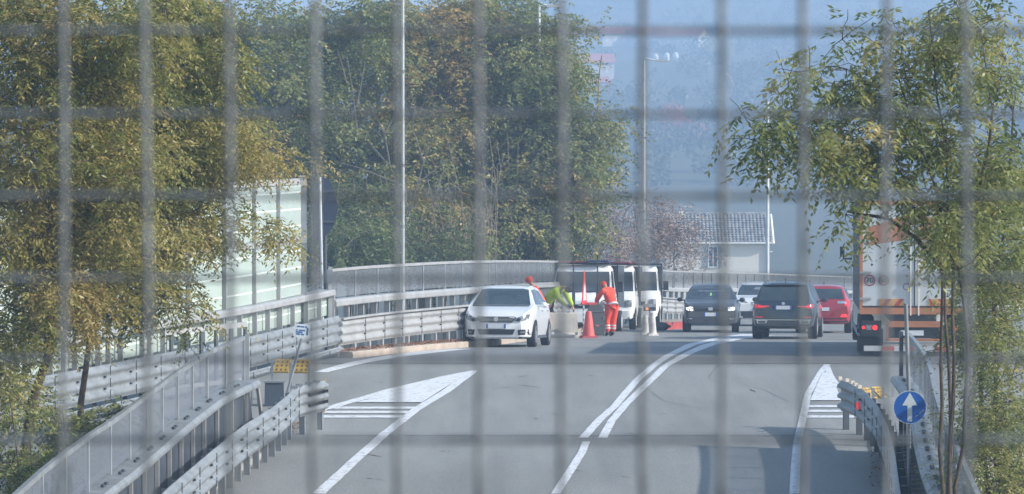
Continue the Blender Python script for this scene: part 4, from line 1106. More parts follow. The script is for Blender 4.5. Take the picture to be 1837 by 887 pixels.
v1 = make_van('white work van nearest the camera with dark boards on its roof behind the orange worker'); place(v1, 1047, 106.2, 6, True); v1.scale = (1.0, 1.02, 1.0)
v2 = make_van('middle white work van with only its right edge showing between the other two', 1); place(v2, 1092, 113.5, 5, True)
v3 = make_van('farthest white work van with its windscreen showing right of the two others', 2); place(v3, 1136, 118, 4, True)

# the truck
def make_truck(label):
    r = empty('box_truck'); tag(r, label, 'truck'); W = 2.5
    f = MB().box((-6.0, 0, 2.36), (12.0, W, 2.5)); f.build('cargo_box', mat('shaded_truck_side', (.08, .085, .095), .6, 0, .1, 2), r)  # dark colour carries the shade on the truck's flank
    for s_ in (-1, 1): MB().box((.012, s_ * .60, 2.40), (.03, 1.17, 2.36)).build('rear_door', TRWHITE, r)
    for s_ in (-1, 1): MB().box((.02, s_ * 1.215, 2.36), (.06, .07, 2.5)).build('corner_post', TRORANGE, r)
    for s_ in (-1, 1):
        MB().tube([(.07, s_ * .09, 1.0), (.07, s_ * .09, 3.55)], .022, 8).build('lock_rod', CHROME, r)
        MB().box((.08, s_ * .09, 1.72), (.05, .06, .12)).build('lock_handle', STEELL, r)
        for z in (1.38, 1.98, 2.7, 3.3): MB().box((.045, s_ * 1.12, z), (.03, .26, .05)).build('hinge', STEELL, r)
    f = MB().box((.035, 0, 3.58), (.07, W, .10)); f.build('top_rail', TRORANGE, r)
    MB().box((.03, 0, 1.10), (.09, W, .15)).build('sill_beam', TRORANGE, r)
    # orange panels in upper half (a coloured band)
    for s_, a in ((1, .75), (-1, .3)): MB().quad(*[Vector((.031, s_ * y, z)) for y, z in ((.05, 2.75), (1.1, 2.60), (1.1, 3.0), (.05, 3.35))]).build('orange_band', TRORANGE, r)
    # chevrons
    CH_O = mat('chevron_orange', (.55, .30, .10), .4, 0, .05, 5); CH_R = mat('chevron_red', (.42, .06, .05), .4, 0, .05, 5)
    for yc in (-.52, .60):
        p = MB().box((.034, yc, 1.30), (.012, .56, .16)).build('chevron_plate', CH_O, r)
        f = MB(); sg_ = 1 if yc > 0 else -1
        for k in (-1, 1):
            q = [(yc + k * .14 - .09, 1.22), (yc + k * .14 + .02, 1.22), (yc + k * .14 + .02 + sg_ * .12 * -1, 1.38), (yc + k * .14 - .09 + sg_ * .12 * -1, 1.38)]
            q = [(max(yc - .28, min(yc + .28, a)), b) for a, b in q]
            f.quad(*[Vector((.0415, a, b)) for a, b in q])
        f.build('red_stripe', CH_R, p)
    # speed and hazard plates
    INK = mat('black_ink', (.02, .02, .025), .6); REDINK = mat('faded_red_ink', (.35, .06, .09), .6); YEL = mat('yellow_plate', (.62, .55, .06), .5)
    for yc, zc, rr, mm, tx in ((-1.02, 1.80, .13, REDINK, '70'), (-.70, 1.80, .12, REDINK, '80'), (-.18, 1.66, .085, REDINK, '')):
        f = MB(); n_ = 28
        for k in range(n_):
            a0, a1 = 2 * math.pi * k / n_, 2 * math.pi * (k + 1) / n_
            f.quad(*[Vector((.031, yc + q * math.cos(a), zc + q * math.sin(a))) for q, a in ((rr * .78, a0), (rr, a0), (rr, a1), (rr * .78, a1))])
        ring = f.build('speed_plate', mm, r)
        if tx:
            cu = bpy.data.curves.new('digits', 'FONT'); cu.body = tx; cu.size = rr * 1.35; cu.align_x = 'CENTER'; cu.align_y = 'CENTER'; cu.extrude = .002
            to = bpy.data.objects.new('digits', cu); link(to); bpy.context.view_layer.update()
            me = bpy.data.meshes.new_from_object(to.evaluated_get(bpy.context.evaluated_depsgraph_get())); bpy.data.objects.remove(to)
            M4 = Matrix.Translation((.034, yc, zc)) @ Matrix(((0, 0, 1, 0), (1, 0, 0, 0), (0, 1, 0, 0), (0, 0, 0, 1))); me.transform(M4); me.materials.clear()
            o = add_mesh('digits', me, INK, ring)
    pl_ = MB().box((.035, .70, 1.78), (.012, .30, .26)).build('hazard_plate', YEL, r)
    MB().quad(*[Vector((.043, .70 + a, 1.78 + b)) for a, b in ((-.10, -.09), (.10, -.09), (.02, .0), (.09, .09), (-.04, .10), (-.06, .02))]).build('hazard_mark', INK, pl_)
    # underside
    MB().box((-5.5, 0, .92), (11, 1.0, .22)).build('chassis', DGREY, r)
    f = MB().box((.02, 0, .80), (.10, 1.25, .14)); f.box((.02, .62, .62), (.10, .06, .36)); f.box((.02, -.62, .62), (.10, .06, .36)); f.box((.02, 0, .44), (.10, 1.3, .06)); f.build('plate_frame', TRORANGE, r)
    MB().box((.0, 0, .62), (.06, 1.18, .28)).build('plate_panel', BLACK, r)
    p = MB().box((.035, -.05, .60), (.01, .52, .12)).build('number_plate', PLATE, r)
    MB().box((.0, 0, .24), (.12, 2.3, .12)).build('underrun_bar', mat('red_white_bar', (.45, .45, .46), .5, 0, .1, 3), r)
    for k in (-.6, 0, .6): MB().box((.064, k, .24), (.008, .28, .10)).build('red_marker', CH_R, r)
    for s_ in (-1, 1):
        b_ = MB().box((.0, s_ * .98, .70), (.14, .46, .36)).build('lamp_box', BLACK, r)
        f = MB(); disc(f, (.078, s_ * .90, .72), .058, .02, 20, Matrix.Rotation(R(90), 3, 'Z')); f.build('tail_lamp', REDLIT, b_)
        f = MB().box((.076, s_ * 1.04, .72), (.012, .14, .12)); f.build('clear_lamp', LAMPG, b_)
        f = MB(); disc(f, (.078, s_ * 1.16, .72), .035, .02, 20, Matrix.Rotation(R(90), 3, 'Z')); f.build('side_lamp', REDLIT, b_)
        MB().box((-.45, s_ * 1.0, .40), (.02, .6, .56)).build('mudflap', BLACK, r)
        MB().tube([(-.2, s_ * 1.27, .55), (-11, s_ * 1.27, .55)], .04, 6).build('side_guard', STEELD, r)
    for x in (-1.4, -2.7, -4.0):
        for y in (-1.24, 1.24): wheel(r, x, y, .48, .34, STEELD)
    MB().box((-1.2, 1.262, 2.3), (2.2, .015, 2.5)).build('side_panel', STEELDK, r)
    # the mirror arm and cab far ahead
    cab = MB().box((-13.4, 0, 1.9), (2.2, 2.46, 2.9)); cab.build('cab', WHITEV, r)
    for s_ in (-1, 1): MB().tube([(-13.9, s_ * 1.25, 2.2), (-13.9, s_ * 1.48, 2.2), (-13.9, s_ * 1.52, 2.5)], .03, 6).build('mirror_arm', BLACK, r); MB().box((-13.9, s_ * 1.52, 2.4), (.06, .12, .26)).build('mirror', BLACK, r)
    for y in (-1.24, 1.24): wheel(r, -13.4, y, .5, .34, STEELD)
    return r
t = make_truck('white and orange box truck seen from behind at right, partly hidden by the near tree')
# rear face is at local x = 0 with the truck extending along -x; the rear looks at the camera
t.location = (xa(1641, 74), 74, G(74) - .05); t.rotation_euler = (0, math.atan((G(76) - G(74)) / 2) * 1.0, R(-90 - 5.3)); t.scale = (1, 1, 1)

# ------------------------------------------------------------------ road works
def jersey(loc, rz):
    r = empty('plastic_barrier', loc); tag(r, 'dirty white plastic barrier block standing left of the red cone', 'barrier')
    f = MB(); prof = [(-.24, 0), (.24, 0), (.24, .07), (.16, .16), (.09, .72), (.07, .76), (-.07, .76), (-.09, .72), (-.16, .16), (-.24, .07)]
    M = Matrix.Rotation(rz, 3, 'Z'); n_ = 10; st = []
    for i in range(n_ + 1):
        x = -.46 + .92 * i / n_; k = 1 - .0 * abs(x); b = len(f.v); st.append(b)
        e = (abs(x) / .46)
        for y, z in prof:
            xx = x * (1.10 - .16 * z / .76)
            f.v.append(Vector(loc) + M @ Vector((xx, y * (1 - .08 * e ** 6), z + .004)))
    for i in range(n_):
        for k in range(10): f.face((st[i] + k, st[i] + (k + 1) % 10, st[i + 1] + (k + 1) % 10, st[i + 1] + k))
    f.face([st[0] + k for k in range(10)][::-1]); f.face([st[-1] + k for k in range(10)])
    f.build('block', JERSEY, r)
    for x in (-.3, .42): MB().lathe(Vector(loc) + M @ Vector((x, -.25, .14)), (0, -1, 0), [(0, .05), (.04, .05), (.05, .03)], 12).build('drain_plug', SIGNWHITE, r)
    MB().box(Vector(loc) + M @ Vector((.54, 0, .12)), (.10, .16, .14)).build('link_lug', JERSEY, r)
    for x in (-.25, .2): MB().lathe(Vector(loc) + M @ Vector((x, 0, .75)), (0, 0, 1), [(0, .06), (.03, .06), (.04, .03)], 12).build('filler_cap', DGREY, r)
jersey(Vector((xa(1008, 97), 97, G(97))), .06)
def cone(loc, h, rb, rt, m, label, group=None, band=None, base=None):
    r = empty('traffic_cone', loc); tag(r, label, 'traffic cone', group)
    MB().box(Vector(loc) + Vector((0, 0, .035)), (rb * 2.5, rb * 2.5, .07), .2, taper=.9).build('base', base or m, r)
    MB().lathe(loc, (0, 0, 1), [(.06, rb), (.10, rb * .95), (h * .96, rt), (h, rt * .85)], 20).build('cone', m, r, smooth=True)
    if band: MB().lathe(loc, (0, 0, 1), [(h * band[0], rb + (rt - rb) * band[0] + .006), (h * band[1], rb + (rt - rb) * band[1] + .006)], 20).build('band', SIGNWHITE, r)
cone(Vector((xa(1056, 96.5), 96.5, G(96.5))), .80, .19, .09, CONER, 'faded red plastic cone between the white barrier block and the orange worker', base=mat('dark_red_plastic', (.35, .05, .06), .6, 0, .15, 5))
CW = mat('dirty_white_cone', (.55, .52, .48), .7, 0, .3, 4)
cone(Vector((xa(1158, 103), 103, G(103))), .62, .12, .075, CW, 'shorter left of the two dirty white cones in front of the farthest van', 'dirty white cones')
cone(Vector((xa(1171, 101), 101, G(101))), .72, .13, .075, CW, 'taller right of the two dirty white cones in front of the farthest van', 'dirty white cones')
# lamp board above them
b0 = Vector((xa(1166, 102), 102, G(102)))
r = empty('warning_lamp', b0); tag(r, 'small warning lamp on a grey board just above the dirty white cones', 'warning lamp')
MB().tube([b0 + Vector((0, .15, 0)), b0 + Vector((0, .15, .95))], .02, 8).build('stand', STEELD, r)
MB().box(b0 + Vector((0, .15, .93)), (.42, .04, .10)).build('board', STEELL, r); MB().box(b0 + Vector((0, .13, .82)), (.40, .06, .12)).build('housing', DGREY, r)
f = MB(); disc(f, b0 + Vector((-.09, .09, .83)), .05, .03, 16); f.build('lens', mat('orange_lens', (.9, .2, .05), .4, 0, emit=((1, .3, .1), .6)), r)
# warning triangle, seen almost edge on, on its striped stand
b0 = Vector((xa(1047, 98.5), 98.5, G(98.5)))
r = empty('warning_triangle', b0); tag(r, 'tall narrow red warning triangle seen almost edge on, on a striped stand before the van', 'road sign')
MB().tube([b0, b0 + Vector((0, 0, 1.0))], .022, 8).build('stand_post', STEELD, r)
f = MB()
for k in range(6): f.lathe(b0 + Vector((0, 0, .08 + k * .16)), (0, 0, 1), [(0, .027), (.08, .027)], 8)
f.build('white_stripe', SIGNWHITE, r)
M = Matrix.Rotation(R(80), 3, 'Z'); f = MB(); prism(f, b0 + Vector((.02, -.03, 1.02)), [(-.48, 0), (.48, 0), (.05, 1.0), (-.05, 1.0)], -.012, .012, M); f.build('red_triangle', mat('sign_red', (.70, .05, .05), .5, 0, .08, 5), r)
for yy in (-.0145,): f = MB(); prism(f, b0 + Vector((.02, -.03, 1.02)), [(-.30, .10), (.30, .10), (0, .70)], yy, yy + .002, M); f.build('white_field', SIGNWHITE, r)
MB().box(b0 + Vector((.16, 0, 1.02)), (.5, .05, .07)).build('red_bar', CONER, r)
for a in (-.2, .2): MB().tube([b0 + Vector((0, 0, .3)), b0 + Vector((a, .1, .01))], .015, 6).build('foot', STEELD, r)
# the dark rounded back of a portable sign leaning beside the orange worker
b0 = Vector((xa(1071, 99.5), 99.5, G(99.5)))
r = empty('portable_sign', b0); tag(r, 'dark rounded back of a portable sign standing left of the orange worker', 'road sign')
M = Matrix.Rotation(R(20), 3, 'Z') @ Matrix.Rotation(R(-8), 3, 'X')
f = MB(); prism(f, b0 + Vector((0, 0, .05)), [(-.26, 0), (.24, 0), (.30, .45), (.28, .72), (.18, .92), (0, 1.0), (-.18, .93), (-.28, .74), (-.30, .45)], -.02, .02, M); f.build('back_panel', BLACK, r)
for z in (.3, .7): f = MB(); prism(f, b0 + Vector((0, 0, .05)), [(-.24, z), (.24, z), (.24, z + .04), (-.24, z + .04)], -.045, -.02, M); f.build('stiffener', DGREY, r)
f = MB(); prism(f, b0 + Vector((0, 0, .05)), [(-.05, .26), (.07, .26), (.07, .29), (-.05, .29)], -.05, -.045, M); f.build('red_mark', CONER, r)
for a in (-.2, .2): MB().tube([b0 + Vector((a, .1, .6)), b0 + Vector((a * 1.2, .45, 0))], .02, 6).build('prop', STEELD, r)
for px, lb in ((1029, 'thin dark pole before the windscreen of the nearest van, left of the red triangle'), (1072, 'thin dark pole before the nearest van, right of the red triangle')):
    b0 = Vector((xa(px, 101.5), 101.5, G(101.5))); r = empty('marker_stake', b0); tag(r, lb, 'pole')
    MB().tube([b0, b0 + Vector((0, 0, 2.52))], .022, 8).build('pole', BLACK, r); MB().box(b0 + Vector((0, 0, 1.15)), (.10, .05, .42)).build('clamp', STEELDK, r); MB().lathe(b0, (0, 0, 1), [(0, .16), (.04, .16), (.06, .05)], 14).build('base', BLACK, r)
# red and white plastic barrier feet right of the vans
for i, (px, d, w_, lb) in enumerate(((1196, 113, .40, 'left red block of the low red and white barrier right of the vans'), (1212, 114, .30, 'middle red block of the low red and white barrier right of the vans'), (1224, 115, .34, 'right red block of the low barrier beside the grey car'))):
    b0 = Vector((xa(px, d), d, G(d))); r = empty('road_block', b0); tag(r, lb, 'road block', 'low red and white barrier feet')
    f = MB().box(b0 + Vector((0, 0, .12)), (w_, .3, .24), .2, taper=.75); f.build('red_block', CONER, r)
    MB().box(b0 + Vector((0, 0, .30)), (w_ * .9, .06, .10)).build('white_rail', JERSEY, r)
    MB().tube([b0 + Vector((0, 0, .2)), b0 + Vector((0, 0, .62))], .015, 6).build('pin', STEELD, r)
b0 = Vector((xa(1186, 111), 111, G(111))); r = empty('sand_bag', b0); tag(r, 'dark lumpy bag lying at the foot of the farthest van', 'bag')
f = MB(); f.lathe(b0 + Vector((-.28, 0, .14)), (1, 0, 0), [(0, .06), (.08, .14), (.28, .16), (.46, .13), (.56, .04)], 14); f.build('bag', DGREY, r, smooth=True); MB().lathe(b0 + Vector((.27, 0, .14)), (1, 0, 0), [(0, .045), (.05, .05), (.07, .02)], 10).build('tied_neck', BLACK, r)

# ------------------------------------------------------------------ people
def skin_mesh(name, joints, edges, m, parent, sub=2, root=0):
    """joints: list of (pos, radius or (rx, ry))"""
    me = bpy.data.meshes.new(name + '_skeleton'); me.from_pydata([tuple(j[0]) for j in joints], edges, []); me.update()
    o = bpy.data.objects.new(name + '_skeleton', me); link(o)
    md = o.modifiers.new('s', 'SKIN'); md.use_smooth_shade = True; md.branch_smoothing = .6
    for i, j in enumerate(joints):
        sv_ = me.skin_vertices[0].data[i]; rr = j[1]; sv_.radius = rr if isinstance(rr, tuple) else (rr, rr); sv_.use_root = (i == root)
    sb = o.modifiers.new('u', 'SUBSURF'); sb.levels = sub; sb.render_levels = sub
    bpy.context.view_layer.update()
    me2 = bpy.data.meshes.new_from_object(o.evaluated_get(bpy.context.evaluated_depsgraph_get()))
    bpy.data.objects.remove(o); me2.name = name; me2.materials.clear()
    return add_mesh(name, me2, m, parent)
def person(root, J, top, trousers, glove, hairm=HAIR, hood=None, belt=True):
    """J: joint positions (local): pelvis, chest, neck, head, shoulders, elbows, wrists, hips, knees, ankles, toes (L and R)"""
    V = {k: Vector(v) for k, v in J.items()}
    js = [(V['pelvis'], (.13, .10)), (V['pelvis'].lerp(V['chest'], .5), (.125, .10)), (V['chest'], (.15, .11)), (V['neck'], .055), (V['neck'].lerp(V['head'], .45), .062), (V['head'], (.078, .092)), (V['head'] + (V['head'] - V['neck']).normalized() * .075, .065)]
    es = [(0, 1), (1, 2), (2, 3), (3, 4), (4, 5), (5, 6)]; ix = {}
    for s_ in 'LR':
        b = len(js)
        js += [(V['sh' + s_], .062), (V['el' + s_], .043), (V['wr' + s_], .028)]; es += [(2, b), (b, b + 1), (b + 1, b + 2)]
        # palm, four fingers, thumb
        d = (V['wr' + s_] - V['el' + s_]).normalized(); a = d.cross(Vector((0, 0, 1)));
        if a.length < .1: a = d.cross(Vector((1, 0, 0)))
        a.normalize(); dn = d.cross(a).normalized()
        p0 = V['wr' + s_] + d * .075; ip = len(js); js.append((p0, (.040, .018))); es.append((b + 2, ip))
        for k, ln in ((-1.5, .060), (-.5, .075), (.5, .070), (1.5, .055)):
            q = p0 + a * k * .019 + d * .02; i0 = len(js)
            js += [(q, .0095), (q + d * ln * .55 + dn * .012, .009), (q + d * ln * .85 + dn * .038, .0075)]; es += [(ip, i0), (i0, i0 + 1), (i0 + 1, i0 + 2)]
        i0 = len(js); q = V['wr' + s_] + d * .045 + a * .035
        js += [(q, .012), (q + a * .03 + d * .03, .0105), (q + a * .032 + d * .06 + dn * .015, .009)]; es += [(ip, i0), (i0, i0 + 1), (i0 + 1, i0 + 2)]
        b = len(js)
        js += [(V['hp' + s_], .088), (V['kn' + s_], .058), (V['an' + s_], .042), (V['to' + s_], (.045, .03))]; es += [(0, b), (b, b + 1), (b + 1, b + 2), (b + 2, b + 3)]
    body = skin_mesh('body', js, es, SKIN, root)
    # jacket
    js = [(V['pelvis'].lerp(V['chest'], -.30), (.20, .17)), (V['pelvis'].lerp(V['chest'], .3), (.215, .18)), (V['chest'], (.235, .185)), (V['chest'].lerp(V['neck'], .8), .11)]; es = [(0, 1), (1, 2), (2, 3)]
    for s_ in 'LR':
        b = len(js); js += [(V['sh' + s_], .115), (V['sh' + s_].lerp(V['el' + s_], .6), .092), (V['el' + s_], .085), (V['wr' + s_], .062)]; es += [(2, b), (b, b + 1), (b + 1, b + 2), (b + 2, b + 3)]
    jk = skin_mesh('jacket', js, es, top, root)
    js = [(V['pelvis'] + Vector((0, 0, .08)), (.19, .165))]; es = []
    for s_ in 'LR':
        b = len(js); js += [(V['hp' + s_], .145), (V['hp' + s_].lerp(V['kn' + s_], .55), .125), (V['kn' + s_], .105), (V['kn' + s_].lerp(V['an' + s_], .5), .100), (V['an' + s_] + Vector((0, 0, .02)), .088)]
        es += [(0, b), (b, b + 1), (b + 1, b + 2), (b + 2, b + 3), (b + 3, b + 4)]
    tr = skin_mesh('trousers', js, es, trousers, root)
    for s_ in 'LR':
        skin_mesh('boot', [(V['an' + s_] + Vector((0, 0, .06)), .062), (V['an' + s_] + Vector((0, 0, -.015)), .056), (V['to' + s_], (.055, .038)), (V['to' + s_] + (V['to' + s_] - V['an' + s_]) * .35, (.042, .03))], [(0, 1), (1, 2), (2, 3)], BLACK, root)
        for f_ in (.35, .55):
            a = V['kn' + s_].lerp(V['an' + s_], f_); dd = (V['an' + s_] - V['kn' + s_]).normalized()
            MB().lathe(a, dd, [(0, .098), (.045, .098)], 16).build('reflective_band', REFL, tr)
    dd = (V['chest'] - V['pelvis']).normalized()
    if belt:
        for f_ in (.12, ):
            a = V['pelvis'].lerp(V['chest'], f_ - .25); mb = MB().lathe(a, dd, [(0, .195), (.06, .195)], 20)
            o_ = mb.build('reflective_band', REFL, jk)
    # face and hair
    hd = V['head']; up = (hd - V['neck']).normalized(); fw = Vector(J['face']).normalized(); fw = (fw - up * fw.dot(up)).normalized(); sd2 = up.cross(fw)
    f = MB().lathe(hd + up * -.045 + fw * .07, fw, [(0, .014), (.03, .010), (.035, .004)], 8); f.build('nose', SKIN, root)
    for s_ in (-1, 1):
        MB().lathe(hd + up * .0 + fw * .078 + sd2 * s_ * .03, fw, [(0, .012), (.006, .009)], 8).build('eye', BLACK, root)
        MB().lathe(hd + sd2 * s_ * .078 - up * .01, sd2 * s_, [(0, .026), (.012, .02)], 8).build('ear', SKIN, root)
    MB().box(hd - up * .07 + fw * .078, (.04, .008, .01), M=Matrix((sd2, fw, up)).transposed()).build('mouth', REDL if False else mat('lips', (.35, .12, .10), .6), root)
    b = len([0]); mb = MB()
    mb.lathe(hd - fw * .012 + up * .015, up, [(-.06, .07), (-.03, .095), (.03, .103), (.075, .085), (.10, .05), (.108, .01)], 18); mb.build('hood' if hood else 'hair', hood or hairm, root, smooth=True)
def worker(px, d, J, label, face_rot, top, trousers, **kw):
    x = xa(px, d); b0 = Vector((x, d, G(d))); r = empty('person', (0, 0, 0)); tag(r, label, 'person')
    person(r, J, top, trousers, None, **kw)
    r.location = b0; r.rotation_euler.z = face_rot
    return r
# local frame: +x is where the person faces before turning, +y left
orange_J = dict(pelvis=(-.10, 0, .98), chest=(.12, 0, 1.36), neck=(.27, 0, 1.50), head=(.38, 0, 1.57), face=(1, 0, -1),
    shL=(.13, .19, 1.42), elL=(.34, .26, 1.16), wrL=(.58, .16, 1.04), shR=(.13, -.19, 1.42), elR=(.30, -.27, 1.14), wrR=(.56, -.14, 1.08),
    hpL=(-.10, .10, .90), knL=(.0, .13, .49), anL=(-.06, .13, .08), toL=(.10, .15, .035), hpR=(-.10, -.10, .90), knR=(.02, -.12, .49), anR=(.04, -.12, .08), toR=(.20, -.13, .035))
worker(1095, 100.5, orange_J, 'worker in bright orange clothes and hood leaning forward beside the nearest white van', R(120), ORANGE, ORANGE, hood=ORANGE)
yellow_J = dict(pelvis=(-.20, 0, 1.00), chest=(.15, 0, 1.36), neck=(.36, 0, 1.42), head=(.49, 0, 1.36), face=(.6, 0, -1),
    shL=(.20, .19, 1.34), elL=(.36, .24, 1.08), wrL=(.52, .18, .88), shR=(.20, -.19, 1.34), elR=(.36, -.24, 1.08), wrR=(.54, -.16, .90),
    hpL=(-.25, .10, .92), knL=(-.14, .13, .50), anL=(-.20, .13, .08), toL=(-.04, .15, .035), hpR=(-.25, -.10, .92), knR=(-.14, -.12, .50), anR=(-.16, -.12, .08), toR=(0, -.13, .035))
w2 = worker(992, 99.5, yellow_J, 'worker in hi-vis yellow jacket and dark trousers bending down behind the white barrier block', R(-35), YELLOW, NAVYC); w2.scale = (1.12, 1.12, 1.08)
orange2_J = dict(orange_J); orange2_J.update(dict(chest=(.08, 0, 1.44), neck=(.18, 0, 1.62), head=(.24, 0, 1.72), shL=(.10, .20, 1.46), shR=(.10, -.20, 1.46)))
orange2_J['wrL'] = (.52, .18, 1.42); orange2_J['elL'] = (.36, .30, 1.30)
w3 = worker(965, 95.5, orange2_J, 'worker in orange jacket seen over the roof of the white hatchback', R(200), ORANGE, ORANGE, hood=ORANGE); w3.scale = (1.15, 1.15, 1.0)

# ------------------------------------------------------------------ vegetation
def leaf_mat(name, cols, trans=.35):
    m = bpy.data.materials.new(name); m.use_nodes = True; n = m.node_tree; b = n.nodes['Principled BSDF']; out = n.nodes['Material Output']
    at_ = n.nodes.new('ShaderNodeAttribute'); at_.attribute_name = 'tint'
    cr_ = n.nodes.new('ShaderNodeValToRGB'); e = cr_.color_ramp.elements
    e[0].position = cols[0][0]; e[0].color = (*cols[0][1], 1); e[1].position = cols[-1][0]; e[1].color = (*cols[-1][1], 1)
    for p, c in cols[1:-1]: q = e.new(p); q.color = (*c, 1)
    n.links.new(at_.outputs['Fac'], cr_.inputs[0]); n.links.new(cr_.outputs[0], b.inputs['Base Color']); b.inputs['Roughness'].default_value = .45; b.inputs['Specular IOR Level'].default_value = .5
    t = n.nodes.new('ShaderNodeBsdfTranslucent'); n.links.new(cr_.outputs[0], t.inputs[0]); mx = n.nodes.new('ShaderNodeMixShader'); mx.inputs[0].default_value = trans
    n.links.new(b.outputs[0], mx.inputs[1]); n.links.new(t.outputs[0], mx.inputs[2]); n.links.new(mx.outputs[0], out.inputs[0])
    return m
LF_GOLD = leaf_mat('autumn_leaves', [(0, (.07, .10, .025)), (.35, (.19, .21, .05)), (.65, (.36, .33, .10)), (1, (.46, .34, .13))], .4)
LF_GREEN = leaf_mat('green_leaves', [(0, (.08, .12, .035)), (.5, (.22, .26, .08)), (.8, (.38, .38, .13)), (1, (.48, .40, .15))], .45)
LF_MID = leaf_mat('mid_tree_leaves', [(0, (.09, .13, .05)), (.5, (.23, .27, .09)), (.78, (.38, .36, .12)), (1, (.52, .36, .14))], .4)
LF_BROWN = leaf_mat('brown_dry_leaves', [(0, (.20, .15, .12)), (.5, (.36, .26, .21)), (1, (.50, .37, .30))], .2)
def unit(a): return a / np.maximum(1e-9, np.linalg.norm(a, axis=1, keepdims=True))
def fronds(C, Dr, L, npair, ll, lw, tint, droop=.35):
    """C centres (N,3), Dr directions (N,3): compound leaves as separate leaflets"""
    N = len(C); Dr = unit(Dr); up = np.tile([0, 0, 1.0], (N, 1)); S = unit(np.cross(Dr, up) + 1e-3)
    vs = []; ts = []
    Ls = L * rng.uniform(.7, 1.25, (N, 1))
    for k in range(npair):
        t = (k + .6) / npair
        for sg_ in (-1, 1):
            p = C + Dr * t * Ls; p[:, 2] -= (droop * t * t * Ls)[:, 0]
            ld = unit(S * sg_ * rng.uniform(.6, 1.0, (N, 1)) + Dr * rng.uniform(.2, .6, (N, 1)) + np.array([0, 0, -1]) * rng.uniform(.05, .7, (N, 1)) + rng.normal(0, .15, (N, 3)))
            wv = unit(np.cross(ld, rng.normal(0, 1, (N, 3)) * .5 + up))
            l_ = ll * rng.uniform(.7, 1.3, (N, 1)); w_ = lw * .5
            vs.append(np.stack([p, p + ld * l_ * .45 + wv * w_, p + ld * l_, p + ld * l_ * .45 - wv * w_], 1)); ts.append(tint + rng.normal(0, .06, N))
    V_ = np.concatenate(vs).reshape(-1, 3); return V_, np.concatenate(ts)
def quads_mesh(name, V_, tint, m, parent):
    n = len(V_) // 4; me = bpy.data.meshes.new(name); me.vertices.add(len(V_)); me.loops.add(len(V_)); me.polygons.add(n)
    org = np.array(ORG[parent.name]) if parent else np.zeros(3)
    me.vertices.foreach_set('co', (V_ - org).astype(np.float32).ravel()); me.loops.foreach_set('vertex_index', np.arange(len(V_), dtype=np.int32))
    me.polygons.foreach_set('loop_start', np.arange(0, len(V_), 4, dtype=np.int32))
    a = me.attributes.new('tint', 'FLOAT', 'FACE'); a.data.foreach_set('value', np.clip(tint, 0, 1).astype(np.float32))
    me.update(calc_edges=True); me.materials.append(m)
    o = bpy.data.objects.new(name, me); link(o); 
    if parent: o.parent = parent; ORG[o.name] = ORG[parent.name]
    return o
def bez(a, b, lift, n=6, wig=.0):
    m_ = a.lerp(b, .5) + Vector((0, 0, lift)); out = []
    for i in range(n + 1):
        t = i / n; p = a * (1 - t) ** 2 + m_ * 2 * t * (1 - t) + b * t * t
        if 0 < i < n: p = p + Vector((random.gauss(0, wig), random.gauss(0, wig), random.gauss(0, wig)))
        out.append(p)
    return out
